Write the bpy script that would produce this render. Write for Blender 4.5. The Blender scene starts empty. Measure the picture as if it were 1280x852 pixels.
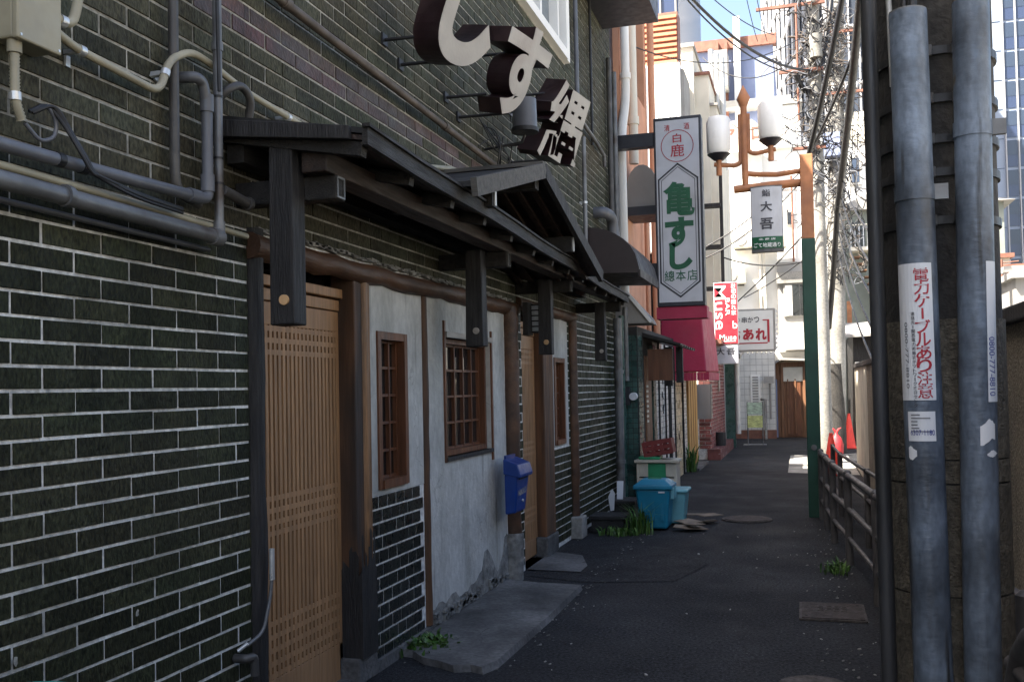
import bpy, math, random
from mathutils import Vector, Matrix
R = random.Random(7)
S = bpy.context.scene
COL = S.collection
rad = math.radians
# ------------------------------------------------------------------ camera
F, CX, CY, ROLL, H = 1210.0, 640.0, 455.0, 0.02, 1.38      # pixels of a 1280 wide frame, eye height
PITCH, YAW = rad(1.4787), rad(16.6265)
def _dir(a, b, n):                                          # camera space (right, up, forward) -> world
    c, s = math.cos(ROLL), math.sin(ROLL)
    u, v = c*a + s*b, -s*a + c*b
    x, y, z = u, n*math.cos(PITCH) - v*math.sin(PITCH), n*math.sin(PITCH) + v*math.cos(PITCH)
    c, s = math.cos(YAW), math.sin(YAW)
    return Vector((c*x - s*y, s*x + c*y, z))
def at(px, py, X=None, Y=None, Z=None):                     # the real place that shows at a pixel
    r = _dir(px - CX, -(py - CY), F)
    t = X/r.x if X is not None else Y/r.y if Y is not None else (Z - H)/r.z
    return r*t + Vector((0, 0, H))
ex, ey, ez = _dir(1, 0, 0), _dir(0, 1, 0), -_dir(0, 0, 1)
def shown(p):                                               # pixel of a world point, or None
    d = Vector(p) - Vector((0, 0, H)); n = -d.dot(ez)
    return None if n < .1 else (CX + F*d.dot(ex)/n, CY - F*d.dot(ey)/n)
cam = bpy.data.cameras.new('camera'); camo = bpy.data.objects.new('camera', cam); COL.objects.link(camo)
camo.matrix_world = Matrix(((ex.x, ey.x, ez.x, 0), (ex.y, ey.y, ez.y, 0), (ex.z, ey.z, ez.z, H), (0, 0, 0, 1)))
cam.sensor_width = 36; cam.lens = 36*F/1280; cam.shift_y = 29/1280; cam.clip_start = .05; cam.clip_end = 2000
S.camera = camo
# ------------------------------------------------------------------ light
SUN_EL, SUN_A = 55.0, 50.0                                  # elevation; azimuth of the light's travel from +Y toward +X
w = bpy.data.worlds.new('World'); S.world = w; w.use_nodes = True
sky = w.node_tree.nodes.new('ShaderNodeTexSky'); sky.sky_type = 'NISHITA'; sky.sun_disc = False
sky.sun_elevation = rad(SUN_EL); sky.sun_rotation = rad(180 + SUN_A)
sky.air_density = 1.0; sky.dust_density = 4.0; sky.ozone_density = .6
w.node_tree.links.new(sky.outputs[0], w.node_tree.nodes['Background'].inputs[0])
w.node_tree.nodes['Background'].inputs[1].default_value = 0.085
sl = bpy.data.lights.new('sun', 'SUN'); sl.energy = 5.0; sl.angle = rad(.5); sl.color = (1, .93, .82)
so = bpy.data.objects.new('sun', sl); COL.objects.link(so)
travel = Vector((math.cos(rad(SUN_EL))*math.sin(rad(SUN_A)), math.cos(rad(SUN_EL))*math.cos(rad(SUN_A)), -math.sin(rad(SUN_EL))))
so.rotation_euler = travel.to_track_quat('-Z', 'Y').to_euler()
vs = S.view_settings; vs.view_transform = 'Standard'; vs.look = 'None'; vs.gamma = 1; vs.exposure = 2.4
# ------------------------------------------------------------------ materials
def M(name, c, rough=.7, var=.25, scale=6, c2=None, bump=.15, bscale=60, metal=0, stretch=(1, 1, 1), isl=0, spec=.5,
      stain=None, stain_scale=2.0, stain_lo=.5, stain_hi=.7, stain_stretch=(1, 1, 1), speck=None, grain=None, crack=None, hue=0, stain2=None):
    m = bpy.data.materials.new(name); m.use_nodes = True
    nt = m.node_tree; N = nt.nodes; Lk = nt.links.new; b = N['Principled BSDF']
    g = N.new('ShaderNodeNewGeometry')
    def noise(sc, st, det=5):
        mp = N.new('ShaderNodeMapping'); mp.inputs['Scale'].default_value = st
        Lk(g.outputs['Position'], mp.inputs['Vector'])
        n = N.new('ShaderNodeTexNoise'); n.inputs['Scale'].default_value = sc; n.inputs['Detail'].default_value = det
        Lk(mp.outputs[0], n.inputs['Vector']); return n
    def mix(fac, a, bb):
        x = N.new('ShaderNodeMix'); x.data_type = 'RGBA'
        if isinstance(fac, float): x.inputs[0].default_value = fac
        else: Lk(fac, x.inputs[0])
        for k, v in ((6, a), (7, bb)):
            if isinstance(v, tuple): x.inputs[k].default_value = v
            else: Lk(v, x.inputs[k])
        return x.outputs[2]
    def ramp(v, lo, hi):
        r = N.new('ShaderNodeMapRange'); r.inputs[1].default_value = lo; r.inputs[2].default_value = hi
        Lk(v, r.inputs[0]); return r.outputs[0]
    lo = tuple(max(0, x*(1 - var)) for x in c) + (1,)
    hi = tuple(min(.95, x*(1 + var)) for x in (c2 or c)) + (1,)
    col = mix(ramp(noise(scale, stretch).outputs[0], .3, .7), lo, hi)
    if isl:
        add = N.new('ShaderNodeMath'); add.operation = 'ADD'
        oi = N.new('ShaderNodeObjectInfo')
        Lk(g.outputs['Random Per Island'], add.inputs[0]); Lk(oi.outputs['Random'], add.inputs[1])
        fr = N.new('ShaderNodeMath'); fr.operation = 'FRACT'; Lk(add.outputs[0], fr.inputs[0])
        hs = N.new('ShaderNodeHueSaturation')
        Lk(ramp(fr.outputs[0], 0, 1), hs.inputs['Value'])
        mr = hs.inputs['Value'].links[0].from_node
        mr.inputs[3].default_value = 1 - isl; mr.inputs[4].default_value = 1 + isl
        if hue:
            m3 = N.new('ShaderNodeMath'); m3.operation = 'MULTIPLY'; m3.inputs[1].default_value = 7.3; Lk(fr.outputs[0], m3.inputs[0])
            f3 = N.new('ShaderNodeMath'); f3.operation = 'FRACT'; Lk(m3.outputs[0], f3.inputs[0])
            h = ramp(f3.outputs[0], 0, 1); h.node.inputs[3].default_value = .5 - hue; h.node.inputs[4].default_value = .5 + hue
            Lk(h, hs.inputs['Hue'])
        Lk(col, hs.inputs['Color']); col = hs.outputs[0]
    if stain:
        f = ramp(noise(stain_scale, stain_stretch, 8).outputs[0], stain_lo, stain_hi)
        col = mix(f, col, tuple(stain) + (1,))
    if stain2:
        f = ramp(noise(stain2[1], stain2[4], 6).outputs[0], stain2[2], stain2[3])
        col = mix(f, col, tuple(stain2[0]) + (1,))
    if speck:
        f = ramp(noise(speck[1], (1, 1, 1), 2).outputs[0], speck[2], speck[2] + .03)
        col = mix(f, col, tuple(speck[0]) + (1,))
    if grain:
        gv = ramp(noise(grain[0], grain[1], 3).outputs[0], .32, .68)
        gv.node.inputs[3].default_value = 1 - grain[2]; gv.node.inputs[4].default_value = 1 + grain[2]
        hv = N.new('ShaderNodeHueSaturation'); Lk(gv, hv.inputs['Value']); Lk(col, hv.inputs['Color']); col = hv.outputs[0]
    if crack:
        vo = N.new('ShaderNodeTexVoronoi'); vo.feature = 'DISTANCE_TO_EDGE'; vo.inputs['Scale'].default_value = crack[0]
        wob = noise(2.5, (1, 1, 1), 6); va = N.new('ShaderNodeVectorMath'); va.operation = 'MULTIPLY_ADD'
        Lk(wob.outputs[1], va.inputs[0]); va.inputs[1].default_value = (crack[3],)*3; Lk(g.outputs['Position'], va.inputs[2]); Lk(va.outputs[0], vo.inputs['Vector'])
        col = mix(ramp(vo.outputs[0], crack[1], 0), col, tuple(crack[2]) + (1,))
    Lk(col, b.inputs['Base Color'])
    b.inputs['Metallic'].default_value = metal
    b.inputs['Specular IOR Level'].default_value = spec
    rn = ramp(noise(scale*2.3, stretch).outputs[0], .3, .7)
    rm = rn.node; rm.inputs[3].default_value = max(.03, rough - .12); rm.inputs[4].default_value = min(1, rough + .12)
    Lk(rn, b.inputs['Roughness'])
    if bump:
        bp = N.new('ShaderNodeBump'); bp.inputs['Strength'].default_value = bump; bp.inputs['Distance'].default_value = .01
        Lk(noise(bscale, stretch).outputs[0], bp.inputs['Height']); Lk(bp.outputs[0], b.inputs['Normal'])
    return m
def glass(name, c, rough=.06):
    m = bpy.data.materials.new(name); m.use_nodes = True
    N = m.node_tree.nodes; b = N['Principled BSDF']; L = m.node_tree.links.new
    b.inputs['Base Color'].default_value = tuple(c) + (1,); b.inputs['Specular IOR Level'].default_value = .8
    g = N.new('ShaderNodeNewGeometry'); n = N.new('ShaderNodeTexNoise'); n.inputs['Scale'].default_value = 2.2
    L(g.outputs['Position'], n.inputs['Vector'])
    bp = N.new('ShaderNodeBump'); bp.inputs['Strength'].default_value = .03; bp.inputs['Distance'].default_value = .02
    L(n.outputs[0], bp.inputs['Height']); L(bp.outputs[0], b.inputs['Normal'])
    n2 = N.new('ShaderNodeTexNoise'); n2.inputs['Scale'].default_value = 14; L(g.outputs['Position'], n2.inputs['Vector'])
    r = N.new('ShaderNodeMapRange'); r.inputs[1].default_value = .3; r.inputs[2].default_value = .7
    r.inputs[3].default_value = rough; r.inputs[4].default_value = rough*2 + .02
    L(n2.outputs[0], r.inputs[0]); L(r.outputs[0], b.inputs['Roughness'])
    return m
m_tile = M('green_black_brick_tile', (.024, .0265, .0135), .6, .30, 5, bump=.6, bscale=70, stretch=(1, 1.6, .8), isl=.36, hue=.022, spec=.16, grain=(60, (1, 1.5, .7), .6),
           stain=(.042, .037, .022), stain_scale=.8, stain_lo=.52, stain_hi=.76, stain_stretch=(1, .4, 1.6))
m_tileup = M('weathered_olive_tile_skylight_tint', (.044, .046, .030), .7, .30, 5, bump=.6, bscale=70, stretch=(1, 1.6, .8), isl=.34, hue=.03, spec=.16, grain=(60, (1, 1.5, .7), .5),
             stain=(.075, .062, .038), stain_scale=.9, stain_lo=.5, stain_hi=.76, stain_stretch=(1, .5, 1.4))  # weathered olive, also made lighter in place of the stronger skylight higher up
m_tilered = M('reddish_brick_tile', (.060, .030, .026), .6, .35, 5, bump=.5, bscale=70, isl=.35, hue=.02, grain=(55, (1, 2.4, .5), .5), stain=(.05, .045, .04), stain_scale=1.5, stain_lo=.5, stain_hi=.7)
m_dado = M('small_black_tile', (.012, .015, .013), .3, .3, 9, bump=.25, bscale=80, isl=.35)
m_mortar = M('mortar', (.70, .69, .65), .9, .2, 7, bump=.4, bscale=160, stain=(.26, .25, .22), stain_scale=3.2, stain_lo=.50, stain_hi=.78, grain=(40, (1, 1, 1), .25), stain2=((.33, .325, .30), 14, .58, .76, (1, 1, 1)))
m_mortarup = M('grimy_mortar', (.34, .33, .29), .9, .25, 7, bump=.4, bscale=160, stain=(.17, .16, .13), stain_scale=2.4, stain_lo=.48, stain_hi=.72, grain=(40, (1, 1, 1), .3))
m_plaster = M('grey_plaster', (.475, .47, .44), .85, .12, 3.5, bump=.5, bscale=38, stain=(.27, .265, .235), stain_scale=2.1, stain_lo=.48, stain_hi=.76, stain_stretch=(1, 1.3, .3), grain=(24, (1, 1, .6), .12), crack=(.7, .0018, (.30, .29, .26), .5), stain2=((.20, .195, .17), 5, .64, .78, (1, 2.2, .22)))
m_plaster2 = M('worn_base_plaster', (.20, .195, .18), .9, .4, 9, bump=.9, bscale=40, grain=(30, (1, 1, 1), .3))
m_log = M('brown_log', (.075, .034, .015), .55, .45, 4, bump=.35, bscale=30, stretch=(3, .5, 3), stain=(.03, .016, .010), stain_scale=2.5, stain_lo=.5, stain_hi=.7)
m_post = M('brown_timber_post', (.105, .048, .020), .7, .5, 7, bump=.3, bscale=45, stretch=(3, 3, .25), stain=(.030, .019, .013), stain_scale=1.6, stain_lo=.5, stain_hi=.66, stain_stretch=(2, 2, .5))
m_hinoki = M('pale_reeded_timber', (.50, .31, .15), .5, .3, 8, bump=.2, stretch=(3, 3, .2))
m_reed = M('brown_reeded_timber', (.20, .105, .047), .5, .35, 7, bump=.3, stretch=(3, 3, .2), stain=(.08, .045, .025), stain_scale=2, stain_stretch=(2, 2, .4), grain=(40, (3, 3, .2), .3))
m_wood = M('weathered_dark_timber', (.016, .0145, .014), .7, .5, 9, bump=.6, bscale=60, stretch=(3, 3, .3), grain=(35, (3, 3, .2), .5))
m_woodh = M('dark_roof_timber', (.013, .011, .009), .7, .5, 9, bump=.5, bscale=60, stretch=(3, .3, 3), grain=(35, (3, .2, 3), .4))
m_beam = M('brown_eave_beam', (.024, .013, .008), .6, .45, 7, bump=.4, bscale=40, stretch=(3, .3, 3), grain=(35, (3, .2, 3), .4))
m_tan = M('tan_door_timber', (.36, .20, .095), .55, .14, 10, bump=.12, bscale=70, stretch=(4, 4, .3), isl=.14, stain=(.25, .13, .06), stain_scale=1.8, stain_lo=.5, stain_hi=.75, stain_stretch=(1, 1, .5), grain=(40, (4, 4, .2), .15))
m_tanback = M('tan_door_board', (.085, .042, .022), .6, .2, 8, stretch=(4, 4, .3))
m_frame = M('red_brown_window_timber', (.125, .046, .019), .45, .35, 9, bump=.2, stretch=(3, 3, .3))
m_head = M('weathered_pale_timber', (.34, .31, .27), .7, .3, 12, stretch=(3, .4, 3))
m_glass = glass('dark_glass', (.012, .013, .014), .015)
m_paper = M('paper', (.62, .60, .52), .8, .1)
m_roof = M('dark_sheet_roof', (.014, .0135, .0135), .55, .4, 6, bump=.2)
m_grayboard = M('silvered_board', (.080, .075, .066), .8, .35, 9, bump=.4, stretch=(.4, 3, 3))
m_cap = M('pale_metal_cap', (.55, .55, .53), .45, .15, metal=.3)
m_pvc = M('grey_pvc_pipe', (.10, .105, .118), .4, .25, 5, bump=.06, stain=(.075, .075, .072), stain_scale=3, stain_lo=.5, stain_hi=.75)
m_pvcd = M('dark_grey_pipe', (.055, .052, .049), .5, .3, 5, bump=.1, stain=(.15, .14, .12), stain_scale=4, stain_lo=.55, stain_hi=.75)
m_steelpipe = M('old_steel_pipe', (.14, .143, .145), .45, .35, 6, bump=.12, metal=.25, stain=(.07, .055, .045), stain_scale=5, stain_lo=.5, stain_hi=.68)
m_beige = M('beige_conduit', (.33, .30, .21), .5, .16, 6, bump=.05, stain=(.22, .19, .13), stain_scale=5, stain_lo=.52, stain_hi=.8)
m_rustpipe = M('brown_painted_pipe', (.085, .065, .05), .6, .35, 6, bump=.15)
m_clip = M('galvanised_clip', (.62, .63, .62), .35, .12, metal=.6)
m_black = M('black_cable', (.012, .012, .013), .5, .2, bump=0)
m_maroon = M('maroon_letter_side', (.016, .005, .007), .45, .35, 5, bump=.1, stain=(.055, .03, .03), stain_scale=4)
m_letter = M('white_letter_face', (.36, .335, .30), .5, .16, 4, bump=.1, stain=(.30, .26, .23), stain_scale=4, stain_lo=.52, stain_hi=.72, stain_stretch=(1, 1, .5))
m_asphalt = M('asphalt', (.023, .024, .026), .88, .26, .9, bump=1.0, bscale=120, speck=((.075, .075, .075), 80, .66), spec=.25, stain=(.0125, .013, .0145), stain_scale=.6, stain_lo=.42, stain_hi=.74, grain=(60, (1, 1, 1), .85), crack=(.33, .004, (.011, .011, .012), .6), stain2=((.034, .034, .034), 1.6, .62, .8, (1, .4, 1)))
m_patch = M('asphalt_patch', (.0205, .021, .0225), .9, .25, 2, bump=1.0, bscale=140, speck=((.06, .06, .06), 95, .66), spec=.25, grain=(60, (1, 1, 1), .85))
m_slab = M('concrete_slab', (.115, .112, .108), .88, .35, 2.4, bump=.6, bscale=50, stain=(.046, .045, .043), stain_scale=2.2, stain_lo=.42, stain_hi=.66, grain=(40, (1, 1, 1), .25), crack=(1.1, .006, (.045, .043, .04), .5))
m_conc = M('grey_concrete', (.26, .25, .225), .85, .25, 3, bump=.4, bscale=60, stain=(.13, .12, .10), stain_scale=2.5, stain_stretch=(1, 1, .3), grain=(30, (1, 1, 1), .2))
m_wallc = M('brown_pebbledash', (.20, .165, .115), .92, .3, 3, bump=1.0, bscale=110, stain=(.095, .082, .06), stain_scale=1.6, stain_lo=.5, stain_hi=.75, stain_stretch=(2, 2, .25), speck=((.32, .27, .19), 120, .62), grain=(90, (1, 1, 1), .5))
m_wallpale = M('cream_wall_face', (.46, .42, .33), .85, .2, 3, bump=.3)
m_pole = M('dark_concrete_pole', (.034, .031, .027), .85, .3, 4, bump=.5, bscale=60, stain=(.03, .028, .026), stain_scale=3, stain_stretch=(1, 1, .3), grain=(50, (1, 1, .5), .35))
m_sleeve = M('brown_pole_sleeve', (.105, .092, .070), .85, .3, 5, bump=.8, bscale=130, stain=(.085, .075, .06), stain_scale=3, stain_stretch=(2, 2, .3), grain=(70, (1, 1, .7), .4))
m_galv = M('galvanised_duct', (.125, .158, .205), .42, .34, 2.6, bump=.22, bscale=34, metal=.1, stretch=(1, 1, 2.0), stain=(.05, .062, .08), stain_scale=3.6, stain_lo=.42, stain_hi=.64, stain_stretch=(1.2, 1.2, 1.0), grain=(60, (1, 1, .5), .22), speck=((.10, .08, .05), 6, .71), stain2=((.035, .038, .042), 26, .60, .70, (1, 1, .09)))
m_darkpipe = M('black_painted_pipe', (.028, .029, .031), .5, .4, 8, bump=.15, stretch=(2, 2, .4), stain=(.02, .02, .02), stain_scale=6, stain_stretch=(2, 2, .3))
m_sticker = M('sticker_white', (.62, .64, .66), .5, .06, bump=0)
m_red = M('print_red', (.36, .016, .03), .5, .08, bump=0)
m_inkb = M('print_dark', (.05, .05, .06), .5, .08, bump=0)
m_inkblue = M('print_blue', (.05, .07, .26), .5, .08, bump=0)
m_green = M('print_green', (.004, .085, .035), .5, .12, bump=0)
m_signw = M('sign_panel', (.50, .51, .54), .4, .06, bump=.02, stain=(.34, .34, .35), stain_scale=3, stain_lo=.55, stain_hi=.8)
m_signw2 = M('sign_panel_clean', (.70, .70, .68), .4, .05, bump=.02)
m_signfr = M('sign_dark_frame', (.020, .021, .028), .45, .25, bump=.05)
m_whitepr = M('print_white', (.80, .80, .78), .5, .03, bump=0)
m_peach = M('peach_stucco', (.56, .28, .17), .8, .12, 3, bump=.35, bscale=60, stain=(.42, .22, .14), stain_scale=1.5, stain_stretch=(1, 1, .3))
m_white = M('white_wall', (.80, .785, .74), .8, .06, 2, bump=.12, stain=(.60, .56, .49), stain_scale=1.2, stain_lo=.52, stain_hi=.8, stain_stretch=(1, 1, .35))
m_cream = M('cream_wall', (.68, .64, .54), .8, .10, 2, bump=.15, stain=(.46, .41, .32), stain_scale=1.6, stain_lo=.5, stain_hi=.8, stain_stretch=(1, 1, .35))
m_corr = M('white_sheet_cladding', (.80, .79, .76), .5, .05, 3, bump=.05)
m_bluew = M('blue_grey_wall', (.19, .23, .36), .75, .10, 2, bump=.1)
m_rust = M('rust_red_steel', (.20, .085, .055), .6, .3, 6, bump=.2)
m_orange = M('orange_paint', (.40, .165, .070), .6, .22, 7, bump=.15, stain=(.21, .095, .055), stain_scale=5, stain_lo=.48, stain_hi=.72, stain_stretch=(1, 1, .5))
m_postgreen = M('dark_green_paint', (.006, .046, .028), .5, .2, 6, bump=.08)
m_postgreen2 = M('bright_green_paint', (.02, .16, .085), .5, .2, 6, bump=.08)
m_lantern = M('frosted_lantern', (.90, .89, .86), .35, .05, 3, bump=.03)
m_crim = M('crimson_canvas', (.34, .016, .055), .6, .12, 3, bump=.25, bscale=30, stain=(.30, .022, .055), stain_scale=2)
m_brown = M('brown_vinyl', (.024, .015, .013), .5, .2, 4, bump=.1)
m_wtile = M('white_wall_tile', (.72, .69, .62), .3, .12, 4, bump=.03, isl=.12)
m_btile = M('beige_wall_tile', (.66, .55, .36), .3, .14, 4, bump=.03, isl=.12)
m_gtile = M('dark_green_tile', (.035, .085, .072), .3, .3, 4, bump=.05, isl=.3)
m_joint = M('black_joint', (.028, .026, .024), .9, .2)
m_oak = M('yellow_oak_door', (.46, .255, .07), .5, .25, 6, bump=.1, stretch=(3, 3, .2))
m_rbrick = M('red_brick', (.20, .062, .052), .8, .4, 8, bump=.4, isl=.4, speck=((.42, .36, .32), 14, .66))
m_housew = M('brown_house_timber', (.18, .085, .040), .6, .4, 7, bump=.3, stretch=(3, 3, .3))
m_blue = M('mailbox_blue', (.004, .036, .20), .4, .14, 6, bump=.04, spec=.5)
m_binblue = M('bin_blue', (.006, .17, .27), .45, .14, 5, bump=.05)
m_binpale = M('bin_pale_blue', (.13, .34, .38), .5, .15, 5, bump=.05)
m_teal = M('teal_plastic', (.03, .22, .20), .5, .15)
m_wbox = M('cream_cabinet', (.50, .46, .36), .6, .2, 5)
m_gplast = M('green_plastic', (.02, .24, .10), .45, .2)
m_crate = M('maroon_crate', (.16, .022, .018), .55, .25, 5)
m_planter = M('black_planter', (.013, .0125, .012), .75, .4, 8, bump=.4)
m_leaf = M('weed_leaf', (.055, .12, .02), .55, .4, 20, bump=0, isl=.5, hue=.02)
m_cone = M('cone_red', (.78, .055, .035), .5, .12, bump=.03)
m_bag = M('red_bag', (.46, .02, .025), .55, .3, 12, bump=.4, bscale=14)
m_card = M('wet_cardboard', (.16, .125, .09), .85, .35, 6, bump=.3, isl=.35)
m_iron = M('rusty_iron', (.050, .042, .036), .85, .35, 9, bump=.5, bscale=60, grain=(50, (1, 1, 1), .4))
m_bronze = M('brown_cover', (.034, .025, .020), .85, .3, 9, bump=.5, bscale=70, grain=(50, (1, 1, 1), .4))
m_rail = M('guard_rail_paint', (.075, .069, .066), .5, .35, 9, bump=.12, stain=(.05, .045, .042), stain_scale=5)
m_tower = M('tower_white_fin', (.42, .42, .43), .6, .05, bump=0)
m_towerg = glass('tower_glass', (.035, .05, .08), .12)
m_towerd = glass('tower_dark_glass', (.035, .05, .10), .1)
m_towerwin = M('tower_window', (.045, .055, .075), .5, .3, .6, bump=0, spec=.2)
m_towerw = M('tower_white_panel', (.27, .32, .41), .6, .04, .5, bump=0)
m_grwall = M('grey_wall', (.30, .29, .27), .8, .15, 2, bump=.1)
m_sage = M('sage_house', (.20, .22, .19), .8, .15, 2, bump=.1)
m_tilew = M('white_square_tile', (.66, .65, .61), .35, .06, 3, bump=.03, isl=.05)
m_pale = M('pale_joint', (.42, .41, .39), .9, .1)
m_louv = M('orange_louvre', (.50, .20, .10), .6, .15)
m_notice = M('yellow_notice', (.60, .62, .24), .6, .2, 9, bump=0, grain=(14, (1, 1, 2), .3))
m_notice2 = M('green_notice', (.46, .56, .42), .6, .2, 9, bump=0, grain=(14, (1, 1, 2), .3))
m_litter = M('pale_litter', (.30, .29, .27), .8, .3)
# ------------------------------------------------------------------ builders
OFF = {}
class MB:
    def __init__(s): s.v, s.f, s.sm = [], [], []
    def add(s, vs, fs, smooth=False):
        n = len(s.v); s.v += [Vector(p) for p in vs]
        s.f += [tuple(i + n for i in f) for f in fs]; s.sm += [smooth]*len(fs); return s
    def box(s, x0, x1, y0, y1, z0, z1):
        return s.hexa([(x0, y0, z0), (x1, y0, z0), (x1, y1, z0), (x0, y1, z0), (x0, y0, z1), (x1, y0, z1), (x1, y1, z1), (x0, y1, z1)])
    def hexa(s, p):
        return s.add(p, [(3, 2, 1, 0), (4, 5, 6, 7), (0, 1, 5, 4), (1, 2, 6, 5), (2, 3, 7, 6), (3, 0, 4, 7)])
    def obox(s, c, ax, half):                               # box on three axes
        c = Vector(c); a = [Vector(x).normalized()*h for x, h in zip(ax, half)]
        sg = [(-1, -1, -1), (1, -1, -1), (1, 1, -1), (-1, 1, -1), (-1, -1, 1), (1, -1, 1), (1, 1, 1), (-1, 1, 1)]
        return s.hexa([c + a[0]*i + a[1]*j + a[2]*k for i, j, k in sg])
    def bar(s, p, q, wd, ht):                               # square bar from p to q
        p, q = Vector(p), Vector(q); d = (q - p)
        up = Vector((0, 0, 1)) if abs(d.normalized().z) < .95 else Vector((0, 1, 0))
        r = d.cross(up).normalized(); u = r.cross(d).normalized()
        return s.obox((p + q)/2, (d, r, u), (d.length/2, wd/2, ht/2))
    def tube(s, pts, r, n=10, cap=True):
        pts = [Vector(p) for p in pts]; rings = []
        t0 = (pts[1] - pts[0]).normalized()
        u = t0.orthogonal().normalized()
        for i, p in enumerate(pts):
            t = (pts[min(i + 1, len(pts) - 1)] - pts[max(i - 1, 0)]).normalized()
            u = (u - t*u.dot(t)).normalized(); b = t.cross(u)
            rr = r[i] if isinstance(r, (list, tuple)) else r
            rings.append([p + (u*math.cos(2*math.pi*k/n) + b*math.sin(2*math.pi*k/n))*rr for k in range(n)])
        vs = [v for rg in rings for v in rg]
        fs = [(i*n + k, i*n + (k + 1) % n, (i + 1)*n + (k + 1) % n, (i + 1)*n + k) for i in range(len(pts) - 1) for k in range(n)]
        s.add(vs, fs, True)
        if cap:
            s.add(rings[0], [tuple(range(n - 1, -1, -1))]); s.add(rings[-1], [tuple(range(n))])
        return s
    def cyl(s, p, q, r, n=16): return s.tube([p, q], r, n)
    def prism(s, poly, ext):                                # planar polygon swept along ext
        e = Vector(ext); n = len(poly); p = [Vector(x) for x in poly]
        return s.add(p + [x + e for x in p], [tuple(range(n - 1, -1, -1)), tuple(range(n, 2*n))] + [(i, (i + 1) % n, n + (i + 1) % n, n + i) for i in range(n)])
    def quad(s, a, b, c, d): return s.add([a, b, c, d], [(0, 1, 2, 3)])
    def build(s, name, mat, parent=None, bevel=0, kind=None, label=None, cat=None, group=None, org=None):
        me = bpy.data.meshes.new(name); ob = bpy.data.objects.new(name, me); COL.objects.link(ob)
        if parent is not None: off = OFF[parent.name]; ob.parent = parent
        else:
            xs, ys, zs = zip(*[(p.x, p.y, p.z) for p in s.v])
            off = Vector(org) if org else Vector(((min(xs) + max(xs))/2, (min(ys) + max(ys))/2, min(zs)))
            ob.location = off
        OFF[ob.name] = off
        me.from_pydata([p - off for p in s.v], [], s.f); me.polygons.foreach_set('use_smooth', s.sm)
        for m_ in (mat if isinstance(mat, list) else [mat]): me.materials.append(m_)
        me.update()
        if bevel:
            b = ob.modifiers.new('edge', 'BEVEL'); b.width = bevel; b.segments = 2; b.limit_method = 'ANGLE'; b.angle_limit = rad(40)
        tag(ob, label, cat, group, kind)
        return ob
def tag(o, label=None, cat=None, group=None, kind=None):
    for k, v in (('label', label), ('category', cat), ('group', group), ('kind', kind)):
        if v: o[k] = v
    return o
def thing(name, label, cat, loc=(0, 0, 0), group=None):
    o = bpy.data.objects.new(name, None); COL.objects.link(o); o.location = loc; o.empty_display_size = .1
    OFF[o.name] = Vector(loc); return tag(o, label, cat, group)
def part(name, me, parent, loc, rot=None):                  # one more piece on a shared mesh
    o = bpy.data.objects.new(name, me); COL.objects.link(o); o.parent = parent
    o.location = Vector(loc) - OFF[parent.name]
    if rot: o.rotation_euler = rot
    OFF[o.name] = OFF[parent.name]; return o
GL = {}
def glyph(s, bold=0.0, ext=0.0):
    k = (s, bold, ext)
    if k not in GL:
        c = bpy.data.curves.new('lettering', 'FONT'); c.body = s; c.offset = bold; c.extrude = ext; c.resolution_u = 8 if s in 'しす縄亀' else 3
        o = bpy.data.objects.new('lettering', c); COL.objects.link(o)
        me = bpy.data.meshes.new_from_object(o.evaluated_get(bpy.context.evaluated_depsgraph_get()))
        bpy.data.objects.remove(o); bpy.data.curves.remove(c)
        v = [p.co.copy() for p in me.vertices]; f = [tuple(p.vertices) for p in me.polygons]; bpy.data.meshes.remove(me)
        x0, x1 = min(p.x for p in v), max(p.x for p in v); y0, y1 = min(p.y for p in v), max(p.y for p in v)
        GL[k] = ([((p.x - (x0 + x1)/2)/(x1 - x0), (p.y - (y0 + y1)/2)/(y1 - y0), p.z) for p in v], f)
    return GL[k]
def text(mb, s, c, right, up, wd, ht, bold=0.0, rot=0):     # fitted into wd x ht about c
    v, f = glyph(s, bold); c, r, u = Vector(c), Vector(right).normalized(), Vector(up).normalized()
    if rot: r, u = r*math.cos(rot) + u*math.sin(rot), u*math.cos(rot) - r*math.sin(rot)
    return mb.add([c + r*(p[0]*wd) + u*(p[1]*ht) for p in v], f)
def bez(pts, n=6):                                          # rounded path through points
    P = [Vector(p) for p in pts]; out = [P[0]]
    for i in range(1, len(P) - 1):
        a, b, c = P[i - 1], P[i], P[i + 1]
        l = min((a - b).length, (c - b).length)*.45
        p, q = b + (a - b).normalized()*l, b + (c - b).normalized()*l
        out += [p*(1 - t)**2 + b*2*t*(1 - t) + q*t*t for t in [k/n for k in range(n + 1)]]
    return out + [P[-1]]
XP, YP, ZP = Vector((1, 0, 0)), Vector((0, 1, 0)), Vector((0, 0, 1))
W = -2.05
# ------------------------------------------------------------------ the ground
MB().quad((-900, -300, -.012), (900, -300, -.012), (900, 1500, -.012), (-900, 1500, -.012)).build('ground', m_conc, kind='structure')
mb = MB()
ys = [-12 + i*.75 for i in range(62)]
for a, b in zip(ys, ys[1:]):
    mb.quad((W - .2, a, 0), (1.0 + max(0, b - 20)*.5, a, 0), (1.0 + max(0, b - 20)*.5, b, 0), (W - .2, b, 0))
mb.build('alley_road', m_asphalt, kind='structure')
MB().add([(-1.95, 6.9, .004), (-1.5, 6.75, .004), (-.9, 6.9, .004), (-.72, 7.6, .004), (-.95, 8.25, .004), (-1.6, 8.5, .004), (-2.0, 8.3, .004)], [(0, 1, 2, 3, 4, 5, 6)]).build('road_patch', m_patch, kind='structure')
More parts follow.
